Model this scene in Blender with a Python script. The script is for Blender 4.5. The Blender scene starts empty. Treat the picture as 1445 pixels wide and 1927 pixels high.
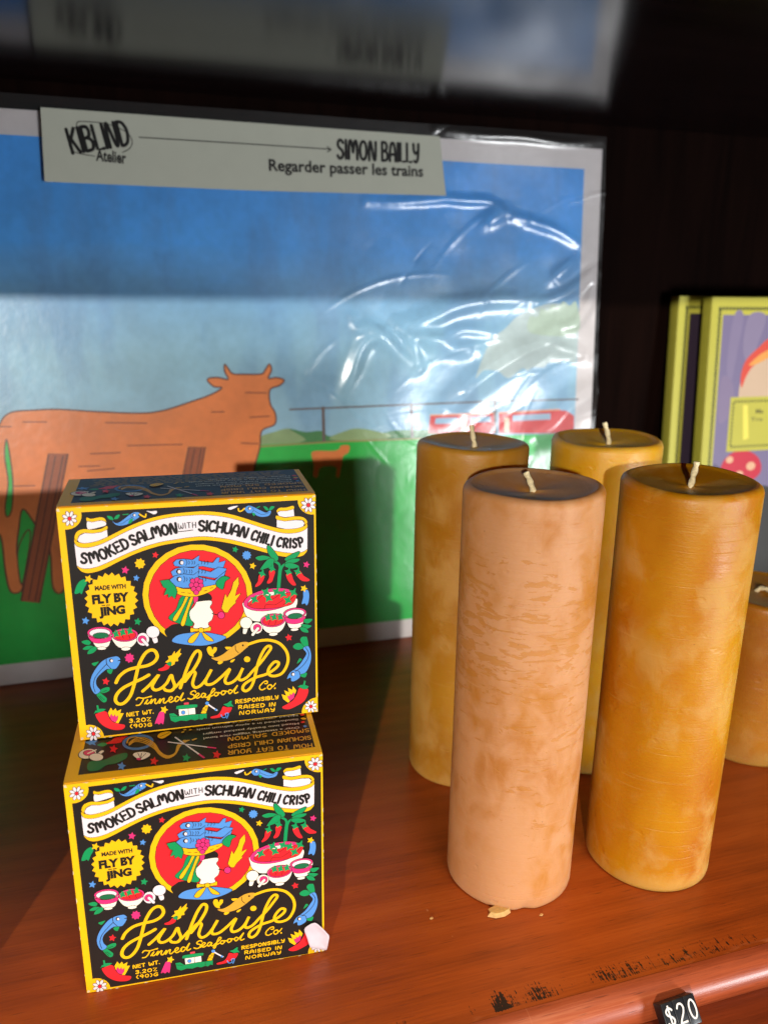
import bpy, math, random
import numpy as np
from mathutils import Vector, Matrix

# ------------------------------------------------------------------ camera, light, exposure
S = bpy.context.scene
COL = S.collection
F_PX, PITCH, ROLL, CAM_H, YAW = 1502.8, 0.2836, 0.0143, 0.3013, 0.3008

def cam_axes():
    f = np.array([0, math.cos(PITCH), -math.sin(PITCH)]); r = np.array([1.0, 0, 0]); u = np.cross(r, f)
    r2 = math.cos(ROLL) * r + math.sin(ROLL) * u
    u2 = -math.sin(ROLL) * r + math.cos(ROLL) * u
    c, s = math.cos(YAW), math.sin(YAW)
    rot = np.array([[c, s, 0], [-s, c, 0], [0, 0, 1]])
    return rot @ r2, rot @ u2, rot @ f
CR, CU, CF = cam_axes()
cd = bpy.data.cameras.new('camera'); cam = bpy.data.objects.new('camera', cd); COL.objects.link(cam)
cam.matrix_world = Matrix(((CR[0], CU[0], -CF[0], 0), (CR[1], CU[1], -CF[1], 0), (CR[2], CU[2], -CF[2], CAM_H), (0, 0, 0, 1)))
cd.sensor_fit = 'VERTICAL'; cd.sensor_height = 36; cd.sensor_width = 27; cd.lens = 36 * F_PX / 1927
cd.clip_start = 0.01; cd.clip_end = 50
cd.dof.use_dof = True; cd.dof.focus_distance = 0.37; cd.dof.aperture_fstop = 8.5
S.camera = cam

w = bpy.data.worlds.new('World'); S.world = w; w.use_nodes = True
bg = w.node_tree.nodes['Background']; bg.inputs[0].default_value = (0.72, 0.85, 1.0, 1); bg.inputs[1].default_value = 0.018

SUN_DIR = Vector((0.45, 1.0, -0.225)).normalized()
ld = bpy.data.lights.new('sunlight_lamp', 'SPOT'); lamp = bpy.data.objects.new('sunlight_lamp', ld); COL.objects.link(lamp)
lamp.location = Vector((0.12, 0.42, 0.14)) - SUN_DIR * 5.0
lamp.rotation_euler = SUN_DIR.to_track_quat('-Z', 'Y').to_euler()
ld.energy = 790; ld.color = (1.0, 0.945, 0.86); ld.shadow_soft_size = 0.04; ld.spot_size = math.radians(14); ld.spot_blend = 0.3
ad = bpy.data.lights.new('window_lamp', 'AREA'); area = bpy.data.objects.new('window_lamp', ad); COL.objects.link(area)
ad.shape = 'RECTANGLE'; ad.size = 0.36; ad.size_y = 0.30; ad.energy = 22.0; ad.color = (0.96, 0.98, 1.0)
area.location = (1.08, -1.0, -0.03)
area.rotation_euler = (Vector((0.2, 0.6, 0.28)) - Vector(area.location)).to_track_quat('-Z', 'Y').to_euler()

td = bpy.data.lights.new('shop_ceiling_lamp', 'AREA'); top = bpy.data.objects.new('shop_ceiling_lamp', td); COL.objects.link(top)
td.shape = 'SQUARE'; td.size = 0.45; td.energy = 15.0; td.color = (1.0, 0.86, 0.68)
top.location = (0.25, -0.36, 1.46); top.rotation_euler = (Vector((0.15, 0.25, 0.0)) - Vector(top.location)).to_track_quat('-Z', 'Y').to_euler()

S.view_settings.view_transform = 'Standard'; S.view_settings.look = 'None'
S.view_settings.gamma = 1; S.view_settings.exposure = 0.0; S.view_settings.use_curve_mapping = False
S.cycles.max_bounces = 10; S.cycles.transparent_max_bounces = 12; S.cycles.caustics_reflective = True

# ------------------------------------------------------------------ helpers
def lin(c):
    return tuple((x / 255 / 12.92 if x / 255 <= 0.04045 else ((x / 255 + 0.055) / 1.055) ** 2.4) for x in c)

def ray(px, py):
    return CF + CR * (px - 722.5) / F_PX - CU * (py - 963.5) / F_PX

def link(name, data, parent=None):
    o = bpy.data.objects.new(name, data); COL.objects.link(o)
    if parent: o.parent = parent
    return o

def thing(name, label, cat, loc=(0, 0, 0), rotz=0, group=None):
    o = link(name, None); o.location = loc; o.rotation_euler = (0, 0, rotz); o.empty_display_size = 0.02
    o['label'] = label; o['category'] = cat
    if group: o['group'] = group
    return o

def mesh(name, verts, faces, mat, parent=None, smooth=False):
    me = bpy.data.meshes.new(name); me.from_pydata([tuple(v) for v in verts], [], faces); me.update()
    if mat: me.materials.append(mat)
    if smooth:
        for p in me.polygons: p.use_smooth = True
    return link(name, me, parent)

def bevel(o, width, seg=3):
    m = o.modifiers.new('bevel', 'BEVEL'); m.width = width; m.segments = seg; m.limit_method = 'ANGLE'; m.angle_limit = math.radians(40)
    for p in o.data.polygons: p.use_smooth = True
    return o

def box(name, lo, hi, mat, parent=None, bev=0):
    (x0, y0, z0), (x1, y1, z1) = lo, hi
    v = [(x0, y0, z0), (x1, y0, z0), (x1, y1, z0), (x0, y1, z0), (x0, y0, z1), (x1, y0, z1), (x1, y1, z1), (x0, y1, z1)]
    f = [(0, 3, 2, 1), (4, 5, 6, 7), (0, 1, 5, 4), (1, 2, 6, 5), (2, 3, 7, 6), (3, 0, 4, 7)]
    o = mesh(name, v, f, mat, parent)
    if bev: bevel(o, bev)
    return o

class NT:
    """small node-tree builder"""
    def __init__(s, name):
        s.m = bpy.data.materials.new(name); s.m.use_nodes = True; s.t = s.m.node_tree
        s.b = s.t.nodes['Principled BSDF']; s.out = s.t.nodes['Material Output']
    def n(s, typ, **kw):
        x = s.t.nodes.new(typ)
        for k, v in kw.items():
            if k.startswith('_'): setattr(x, k[1:], v)
            else: s.set(x, k, v)
        return x
    def set(s, x, k, v):
        i = x.inputs[int(k[1:])] if k[0] == 'i' and k[1:].isdigit() else x.inputs[k.replace('__', ' ')]
        if hasattr(v, 'is_output'): s.t.links.new(v, i)
        elif isinstance(v, bpy.types.Node): s.t.links.new(v.outputs[0], i)
        else: i.default_value = v
    def p(s, **kw):
        for k, v in kw.items(): s.set(s.b, k, v)
    def math(s, op, a, b=0.0, c=None, clamp=False):
        x = s.n('ShaderNodeMath', _operation=op, _use_clamp=clamp); s.set(x, 'i0', a); s.set(x, 'i1', b)
        if c is not None: s.set(x, 'i2', c)
        return x.outputs[0]
    def mix(s, f, a, b, blend='MIX'):
        x = s.n('ShaderNodeMix', _data_type='RGBA', _blend_type=blend)
        for i, v in ((0, f), (6, a), (7, b)):
            if hasattr(v, 'is_output'): s.t.links.new(v, x.inputs[i])
            else: x.inputs[i].default_value = (v if i == 0 else (*v[:3], 1))
        return x.outputs[2]
    def ramp(s, f, stops, interp='LINEAR'):
        x = s.n('ShaderNodeValToRGB'); s.set(x, 'i0', f); x.color_ramp.interpolation = interp; e = x.color_ramp.elements
        while len(e) < len(stops): e.new(0.5)
        for q, (pos, c) in zip(e, stops):
            q.position = pos; q.color = (*c[:3], 1) if hasattr(c, '__len__') else (c, c, c, 1)
        return x.outputs[0]
    def sstep(s, v, a, b):
        x = s.n('ShaderNodeMapRange', _interpolation_type='SMOOTHSTEP'); s.set(x, 'i0', v); x.inputs[1].default_value = a; x.inputs[2].default_value = b
        return x.outputs[0]
    def coord(s, scale=(1, 1, 1), loc=(0, 0, 0), kind='Object', rot=(0, 0, 0)):
        tc = s.n('ShaderNodeTexCoord'); mp = s.n('ShaderNodeMapping')
        s.t.links.new(tc.outputs[kind], mp.inputs[0]); mp.inputs[1].default_value = loc; mp.inputs[2].default_value = rot; mp.inputs[3].default_value = scale
        return mp.outputs[0]
    def noise(s, vec, scale=5, detail=4, rough=0.5, dist=0.0):
        return s.n('ShaderNodeTexNoise', Vector=vec, Scale=scale, Detail=detail, Roughness=rough, Distortion=dist).outputs[0]
    def bump(s, h, strength=0.3, dist=0.001):
        b = s.n('ShaderNodeBump', Height=h, Strength=strength, Distance=dist); s.set(s.b, 'Normal', b.outputs[0]); return b

# ------------------------------------------------------------------ materials
def cherry_wood(name, dark, mid, light, wear=False, rough=0.34, coat=0.4):
    t = NT(name)
    g = t.noise(t.coord((5, 38, 38)), 1.0, 6, 0.6, 0.8)
    fine = t.noise(t.coord((25, 900, 900)), 1.0, 4, 0.65)
    wv = t.n('ShaderNodeTexWave', Vector=t.coord((1.6, 22, 22), rot=(0, 0, 0.06)), Scale=1.0, Distortion=5.0, Detail=3.0)
    wv.bands_direction = 'Y'
    wv.inputs['Detail Scale'].default_value = 1.2
    blotch = t.noise(t.coord((9, 14, 14)), 1.0, 3)
    v = t.math('ADD', t.math('MULTIPLY', g, 0.24), t.math('MULTIPLY', wv.outputs['Fac'], 0.06))
    v = t.math('ADD', v, t.math('MULTIPLY', fine, 0.34)); v = t.math('ADD', v, t.math('MULTIPLY', blotch, 0.40))
    col = t.ramp(v, [(0.30, dark), (0.55, mid), (0.82, light)])
    pores = t.sstep(t.noise(t.coord((70, 1500, 700)), 1.0, 2, 0.5), 0.62, 0.74)
    col = t.mix(t.math('MULTIPLY', pores, 0.55), col, [c * 0.45 for c in dark])
    scr = t.sstep(t.noise(t.coord((900, 12, 30), rot=(0, 0, 0.5)), 1.0, 2, 0.5), 0.72, 0.76)
    col = t.mix(t.math('MULTIPLY', scr, 0.18), col, light)
    if wear:   # scuffed band of chipped dark finish along the front edge
        x = t.n('ShaderNodeSeparateXYZ', Vector=t.coord())
        y = x.outputs[1]
        big = t.noise(t.coord((14, 3, 3)), 1.0, 3)
        streak = t.noise(t.coord((1100, 95, 60)), 1.0, 3, 0.6)
        chip = t.noise(t.coord((420, 520, 100)), 1.0, 4, 0.7)
        band = t.math('MULTIPLY', t.sstep(y, 0.2405, 0.2425), t.math('SUBTRACT', 1.0, t.sstep(y, 0.243, 0.262)))
        patch = t.sstep(big, 0.30, 0.62)
        m = t.math('ADD', t.math('MULTIPLY', streak, 0.62), t.math('MULTIPLY', chip, 0.5))
        m = t.math('ADD', m, t.math('MULTIPLY', t.math('MULTIPLY', band, patch), 0.22))
        m = t.math('ADD', m, t.math('MULTIPLY', band, 0.05))
        for cx, wd, k in ((0.1325, 0.006, 0.30), (0.150, 0.012, 0.14), (0.190, 0.02, 0.08), (0.115, 0.008, 0.08)):   # the worst scuffs
            q = t.math('DIVIDE', t.math('SUBTRACT', x.outputs[0], cx), wd); q = t.math('POWER', 2.718, t.math('MULTIPLY', t.math('MULTIPLY', q, q), -1.0))
            m = t.math('ADD', m, t.math('MULTIPLY', t.math('MULTIPLY', q, band), k))
        near = t.math('MULTIPLY', t.sstep(m, 0.84, 0.87), t.sstep(band, 0.02, 0.14))
        col = t.mix(near, col, (0.012, 0.008, 0.007))
        lightw = t.math('MULTIPLY', t.sstep(t.noise(t.coord((60, 300, 60)), 1.0, 5), 0.56, 0.72), t.math('SUBTRACT', 1.0, t.sstep(y, 0.238, 0.248)))
        col = t.mix(t.math('MULTIPLY', lightw, 0.55), col, lin((205, 120, 75)))
        specks = t.sstep(t.noise(t.coord((330, 330, 330)), 1.0, 1), 0.80, 0.83)
        col = t.mix(t.math('MULTIPLY', specks, 0.6), col, lin((200, 140, 100)))
    rn = t.math('ADD', rough, t.math('MULTIPLY', t.math('SUBTRACT', blotch, 0.5), 0.25))
    t.p(Base__Color=col, Roughness=rn, IOR=1.40, Coat__Weight=coat, Coat__Roughness=0.2)
    t.bump(t.math('SUBTRACT', t.math('ADD', fine, t.math('MULTIPLY', g, 0.6)), t.math('MULTIPLY', pores, 0.8)), 0.16, 0.0006)
    return t.m

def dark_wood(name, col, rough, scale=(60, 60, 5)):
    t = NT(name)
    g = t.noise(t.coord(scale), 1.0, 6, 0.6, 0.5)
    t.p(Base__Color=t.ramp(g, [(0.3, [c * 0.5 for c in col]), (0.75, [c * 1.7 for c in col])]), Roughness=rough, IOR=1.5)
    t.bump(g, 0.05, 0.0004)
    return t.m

def ink_material(name, rough=0.42, bump=0.02, paper=1500.0):
    """printed stock: ink colour comes from the mesh's own flat per-face colours"""
    t = NT(name)
    a = t.n('ShaderNodeAttribute', _attribute_name='ink')
    n1 = t.noise(t.coord((paper,) * 3), 1.0, 2); n2 = t.noise(t.coord((70,) * 3), 1.0, 3)
    k = t.math('ADD', t.math('MULTIPLY', n1, 0.06), t.math('MULTIPLY', n2, 0.08)); k = t.math('ADD', k, 0.90)
    cx = t.n('ShaderNodeVectorMath', _operation='SCALE'); t.t.links.new(a.outputs['Color'], cx.inputs[0]); t.t.links.new(k, cx.inputs['Scale'])
    t.p(Base__Color=cx.outputs[0], Roughness=rough, IOR=1.4)
    t.bump(n2, bump, 0.002)
    return t.m

def wax(name, amber, bloom, deep, seed, bloom_amt, chips=0.0, sss=0.35, cover=(0.42, 0.60)):
    t = NT(name)
    off = (seed * 1.37, seed * 2.1, seed * 0.73)
    big = t.noise(t.coord((30, 30, 22), off), 1.0, 3, 0.55, 0.4)
    mid = t.noise(t.coord((75, 75, 55), off), 1.0, 5, 0.6, 0.6)
    fine = t.noise(t.coord((500, 500, 900), off), 1.0, 3, 0.6)
    brush = t.noise(t.coord((60, 60, 1500), off), 1.0, 3, 0.6)
    b = t.math('ADD', t.math('MULTIPLY', big, 0.6), t.math('MULTIPLY', mid, 0.4))
    bl = t.sstep(b, cover[0], cover[1])
    bl = t.math('MULTIPLY', bl, t.math('ADD', 0.72, t.math('MULTIPLY', t.math('ADD', fine, brush), 0.28)))
    base = t.ramp(t.noise(t.coord((20, 20, 14), (off[1], off[0], 3.3)), 1.0, 3), [(0.35, deep), (0.62, amber)])
    col = t.mix(t.math('MULTIPLY', bl, bloom_amt, clamp=True), base, bloom)
    h = t.math('ADD', t.math('MULTIPLY', fine, 0.25), t.math('MULTIPLY', brush, 0.2))
    if chips:
        sx = t.n('ShaderNodeSeparateXYZ', Vector=t.coord())
        c1 = t.noise(t.coord((85, 85, 300), off, rot=(0.05, 0.08, 0)), 1.0, 5, 0.62, 0.6)
        c2 = t.noise(t.coord((16, 16, 20), (off[2], off[0], off[1])), 1.0, 2)
        zb = t.math('MULTIPLY', t.sstep(sx.outputs[2], 0.06, 0.125), t.math('SUBTRACT', 1.0, t.sstep(sx.outputs[2], 0.165, 0.20)))
        cm = t.math('ADD', c1, t.math('MULTIPLY', t.math('SUBTRACT', c2, 0.5), 0.34)); cm = t.math('ADD', cm, t.math('MULTIPLY', zb, 0.085))
        cf = t.sstep(t.math('ADD', cm, t.math('MULTIPLY', t.math('SUBTRACT', fine, 0.5), 0.07)), 0.638, 0.668)
        col = t.mix(t.math('MULTIPLY', cf, chips), col, amber)
        h = t.math('SUBTRACT', h, t.math('MULTIPLY', cf, 0.45))
    bz = t.n('ShaderNodeSeparateXYZ', Vector=t.coord())      # chalky rubbed foot and rim
    foot = t.math('MULTIPLY', t.math('SUBTRACT', 1.0, t.sstep(t.math('ADD', bz.outputs[2], t.math('MULTIPLY', t.math('SUBTRACT', mid, 0.5), 0.03)), 0.001, 0.012)), 0.75)
    col = t.mix(foot, col, bloom)
    scrape = t.sstep(t.noise(t.coord((22, 22, 700), (off[1], off[2], off[0]), rot=(0.1, 0.05, 0)), 1.0, 3, 0.65), 0.63, 0.70)
    col = t.mix(t.math('MULTIPLY', scrape, 0.35), col, bloom)
    spk = t.sstep(t.noise(t.coord((420,) * 3, off), 1.0, 1), 0.79, 0.82)
    col = t.mix(t.math('MULTIPLY', spk, 0.35), col, lin((90, 60, 40)))
    t.p(Base__Color=col, Roughness=t.math('ADD', 0.40, t.math('MULTIPLY', bl, 0.22)), IOR=1.44,
        Subsurface__Weight=sss, Subsurface__Radius=(0.010, 0.0055, 0.0018), Subsurface__Scale=0.9)
    lines = t.sstep(t.noise(t.coord((16, 16, 900), off, rot=(0.04, 0.03, 0)), 1.0, 3, 0.6), 0.62, 0.72)
    dents = t.sstep(t.noise(t.coord((95, 95, 130), (off[2], off[1], 7.0)), 1.0, 2), 0.66, 0.76)
    hh = t.math('SUBTRACT', t.math('ADD', h, t.math('MULTIPLY', mid, 0.6)), t.math('ADD', t.math('MULTIPLY', lines, 0.30), t.math('MULTIPLY', dents, 0.5)))
    t.bump(hh, 0.40, 0.0009)
    return t.m

def plain(name, col, rough=0.5, var=0.12, scale=120, **kw):
    t = NT(name)
    n = t.noise(t.coord((scale,) * 3), 1.0, 4)
    t.p(Base__Color=t.ramp(n, [(0.3, [c * (1 - var) for c in col]), (0.7, [min(1, c * (1 + var)) for c in col])]), Roughness=rough, **kw)
    t.bump(n, 0.08, 0.0005)
    return t.m

M_SHELF = cherry_wood('cherry_varnish', lin((112, 47, 14)), lin((168, 76, 22)), lin((196, 100, 36)), True, 0.38, 0.05)
M_BEAD = cherry_wood('cherry_moulding', lin((112, 44, 20)), lin((164, 76, 40)), lin((222, 142, 96)), False, 0.42, 0.12)
M_LEDGE = cherry_wood('cherry_ledge', lin((92, 36, 14)), lin((138, 58, 24)), lin((172, 80, 36)), False, 0.45, 0.05)
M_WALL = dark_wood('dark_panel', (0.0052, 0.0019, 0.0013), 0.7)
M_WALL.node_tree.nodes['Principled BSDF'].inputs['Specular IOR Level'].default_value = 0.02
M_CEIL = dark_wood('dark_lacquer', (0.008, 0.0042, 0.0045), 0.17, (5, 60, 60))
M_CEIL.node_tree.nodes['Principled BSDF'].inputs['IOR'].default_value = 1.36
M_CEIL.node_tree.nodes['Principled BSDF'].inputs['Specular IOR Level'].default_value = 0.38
M_CARD = ink_material('printed_card', 0.40, 0.05)
M_PAPER = ink_material('printed_paper', 0.6, 0.03)
M_BOOK = ink_material('printed_cover', 0.45, 0.03)
M_EDGE = plain('yellow_card', lin((246, 186, 24)), 0.45, 0.06)
M_WICK = plain('cotton_wick', lin((240, 218, 172)), 0.8, 0.2, 900)
M_TILE = plain('black_plastic', (0.012, 0.013, 0.016), 0.32, 0.2)
M_NUM = plain('white_print', lin((238, 234, 226)), 0.5, 0.05)
M_STICK = plain('sticker_paper', lin((212, 196, 204)), 0.55, 0.06, 260)

# ------------------------------------------------------------------ the shelf, back wall and upper board
def structure(o): o['kind'] = 'structure'; return o
X0, X1 = -0.75, 1.0
BACK = 0.652
shelf = structure(box('shelf', (X0, 0.2402, -0.020), (X1, BACK, 0.0), M_SHELF))
prof = [(0.2400 - 0.0105 * math.sin(a), -0.0105 + 0.0105 * math.cos(a)) for a in [i * math.pi / 20 for i in range(21)]]
bv, bf = [], []
for i, (y, z) in enumerate(prof): bv += [(X0, y, z), (X1, y, z)]
for i in range(len(prof) - 1): bf.append((2 * i, 2 * i + 2, 2 * i + 3, 2 * i + 1))
mesh('edge_moulding', bv, bf, M_BEAD, shelf, True)
box('lower_ledge', (X0, 0.185, -0.045), (X1, 0.2385, -0.0150), M_LEDGE, shelf, 0.002)
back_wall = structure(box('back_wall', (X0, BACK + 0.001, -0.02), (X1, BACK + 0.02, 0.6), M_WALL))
CEIL = 0.4285
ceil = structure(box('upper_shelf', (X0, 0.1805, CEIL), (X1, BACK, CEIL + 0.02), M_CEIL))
box('unseen_shade_rail', (X0, 0.160, 0.371), (X1, 0.180, CEIL + 0.02), M_WALL, ceil, 0.002)  # unseen rail, added to keep sunlight off the poster's upper part
side = structure(box('side_wall', (X1, 0.2, -0.02), (X1 + 0.02, BACK, 0.6), M_WALL))

# ------------------------------------------------------------------ printed artwork toolkit
YEL, BLK, WHT, RED, PNK = lin((254, 194, 20)), lin((36, 32, 30)), lin((240, 228, 230)), lin((236, 40, 48)), lin((232, 52, 122))
GRN, BLU, CRM, OUT, GLD = lin((20, 152, 88)), lin((88, 150, 222)), lin((250, 240, 222)), lin((46, 26, 20)), lin((222, 164, 52))

def homog(src, dst):
    A = []; b = []
    for (x, y), (u, v) in zip(src, dst):
        A.append([x, y, 1, 0, 0, 0, -u * x, -u * y]); b.append(u)
        A.append([0, 0, 0, x, y, 1, -v * x, -v * y]); b.append(v)
    h = np.linalg.solve(np.array(A, float), np.array(b, float))
    return np.append(h, 1).reshape(3, 3)

def crom(pts, closed, n=6):
    P = [np.array(p, float) for p in pts]; out = []; N = len(P)
    rng = range(N) if closed else range(N - 1)
    for i in rng:
        if closed: a, b, c, d = P[i - 1], P[i], P[(i + 1) % N], P[(i + 2) % N]
        else: a, b, c, d = P[max(i - 1, 0)], P[i], P[i + 1], P[min(i + 2, N - 1)]
        for k in range(n):
            t = k / n
            out.append(0.5 * ((2 * b) + (c - a) * t + (2 * a - 5 * b + 4 * c - d) * t * t + (3 * b - a - 3 * c + d) * t ** 3))
    if not closed: out.append(P[-1])
    return out

FONT_CACHE = {}
def font_mesh(body, bold=0.0):
    key = (body, bold)
    if key in FONT_CACHE: return FONT_CACHE[key]
    c = bpy.data.curves.new('lettering', 'FONT'); c.body = body; c.size = 1; c.offset = bold; c.resolution_u = 3
    o = bpy.data.objects.new('lettering', c); COL.objects.link(o)
    dg = bpy.context.evaluated_depsgraph_get(); dg.update()
    me = bpy.data.meshes.new_from_object(o.evaluated_get(dg))
    V = [(v.co.x, v.co.y) for v in me.vertices]; Fc = [tuple(p.vertices) for p in me.polygons]
    bpy.data.objects.remove(o); bpy.data.curves.remove(c); bpy.data.meshes.remove(me)
    FONT_CACHE[key] = (V, Fc); return V, Fc

# hand-lettered capitals as pen strokes (width, strokes); 's' marks a curved stroke
G = {
 'A': (.56, [('s', [(0, 0), (.03, .55), (.14, .92), (.28, 1), (.42, .92), (.53, .55), (.56, 0)]), ('l', [(.03, .36), (.53, .36)])]),
 'B': (.52, [('l', [(0, 0), (0, 1)]), ('s', [(0, 1), (.3, 1), (.44, .85), (.4, .62), (.2, .54), (0, .54)]), ('s', [(.2, .54), (.44, .45), (.52, .25), (.4, .04), (0, 0)])]),
 'C': (.5, [('s', [(.5, .86), (.34, 1), (.12, .9), (0, .55), (.06, .15), (.26, 0), (.5, .12)])]),
 'D': (.54, [('l', [(0, 0), (0, 1)]), ('s', [(0, 1), (.3, .96), (.5, .72), (.53, .45), (.42, .14), (.2, .01), (0, 0)])]),
 'E': (.44, [('l', [(.44, 1), (0, 1), (0, 0), (.44, 0)]), ('l', [(0, .52), (.36, .52)])]),
 'F': (.44, [('l', [(.44, 1), (0, 1), (0, 0)]), ('l', [(0, .52), (.36, .52)])]),
 'G': (.54, [('s', [(.5, .88), (.32, 1), (.1, .88), (0, .5), (.08, .12), (.3, 0), (.5, .12), (.53, .42)]), ('l', [(.53, .42), (.3, .42)])]),
 'H': (.5, [('l', [(0, 0), (0, 1)]), ('l', [(.5, 0), (.5, 1)]), ('l', [(0, .5), (.5, .5)])]),
 'I': (.02, [('l', [(.01, 0), (.01, 1)])]),
 'J': (.34, [('s', [(.34, 1), (.34, .3), (.24, .03), (.08, .02), (0, .16)])]),
 'K': (.5, [('l', [(0, 0), (0, 1)]), ('l', [(.46, 1), (0, .42)]), ('l', [(.14, .58), (.5, 0)])]),
 'L': (.42, [('l', [(0, 1), (0, 0), (.42, 0)])]),
 'M': (.74, [('s', [(0, 0), (.02, .7), (.1, .98), (.22, .95), (.33, .6), (.37, .36), (.41, .6), (.52, .95), (.64, .98), (.72, .7), (.74, 0)])]),
 'N': (.58, [('s', [(0, 0), (.01, .7), (.06, .96), (.14, .98), (.26, .6), (.36, .2), (.46, .02), (.54, .08), (.57, .4), (.58, 1)])]),
 'O': (.56, [('c', [(.28, 1), (.08, .86), (0, .5), (.08, .14), (.28, 0), (.48, .14), (.56, .5), (.48, .86)])]),
 'P': (.48, [('l', [(0, 0), (0, 1)]), ('s', [(0, 1), (.3, 1), (.47, .84), (.45, .58), (.28, .44), (0, .42)])]),
 'R': (.5, [('l', [(0, 0), (0, 1)]), ('s', [(0, 1), (.3, 1), (.46, .84), (.42, .6), (.24, .48), (0, .46)]), ('l', [(.2, .47), (.5, 0)])]),
 'S': (.46, [('s', [(.44, .85), (.3, .99), (.1, .95), (.02, .76), (.12, .58), (.34, .46), (.46, .26), (.36, .05), (.14, 0), (0, .14)])]),
 'T': (.5, [('l', [(0, 1), (.5, 1)]), ('l', [(.25, 1), (.25, 0)])]),
 'U': (.52, [('s', [(0, 1), (0, .35), (.08, .06), (.26, 0), (.44, .06), (.52, .35), (.52, 1)])]),
 'W': (.74, [('s', [(0, 1), (.02, .3), (.1, .03), (.22, .04), (.33, .3), (.37, .62), (.41, .3), (.52, .04), (.64, .03), (.72, .3), (.74, 1)])]),
 'Y': (.5, [('s', [(0, 1), (.03, .66), (.14, .5), (.3, .5), (.5, .68)]), ('s', [(.5, 1), (.48, .5), (.4, .12), (.24, 0), (.06, .06)])]),
 'Z': (.46, [('l', [(0, 1), (.46, 1), (0, 0), (.46, 0)])]),
 '2': (.44, [('s', [(0, .8), (.12, .98), (.32, .96), (.42, .76), (.34, .5), (.12, .2), (0, 0)]), ('l', [(0, 0), (.44, 0)])]),
 '3': (.42, [('s', [(0, .88), (.2, 1), (.38, .86), (.34, .62), (.14, .53)]), ('s', [(.14, .53), (.36, .46), (.42, .24), (.28, .02), (.08, .01), (0, .12)])]),
 '9': (.44, [('s', [(.42, .7), (.3, .48), (.1, .5), (.0, .72), (.1, .96), (.3, .98), (.42, .76), (.42, .4), (.3, 0)])]),
 '0': (.46, [('c', [(.23, 1), (.06, .84), (0, .5), (.06, .16), (.23, 0), (.4, .16), (.46, .5), (.4, .84)])]),
 '(': (.2, [('s', [(.2, 1.05), (.04, .75), (0, .5), (.04, .25), (.2, -.05)])]),
 ')': (.2, [('s', [(0, 1.05), (.16, .75), (.2, .5), (.16, .25), (0, -.05)])]),
 '.': (.02, [('l', [(0, .02), (.02, .02)])]),
 '$': (.46, [('s', [(.44, .82), (.3, .94), (.1, .9), (.02, .74), (.12, .58), (.34, .46), (.46, .28), (.36, .1), (.14, .06), (0, .18)]), ('l', [(.23, 1.06), (.23, -.06)])]),
 ' ': (.22, []),
}

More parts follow.
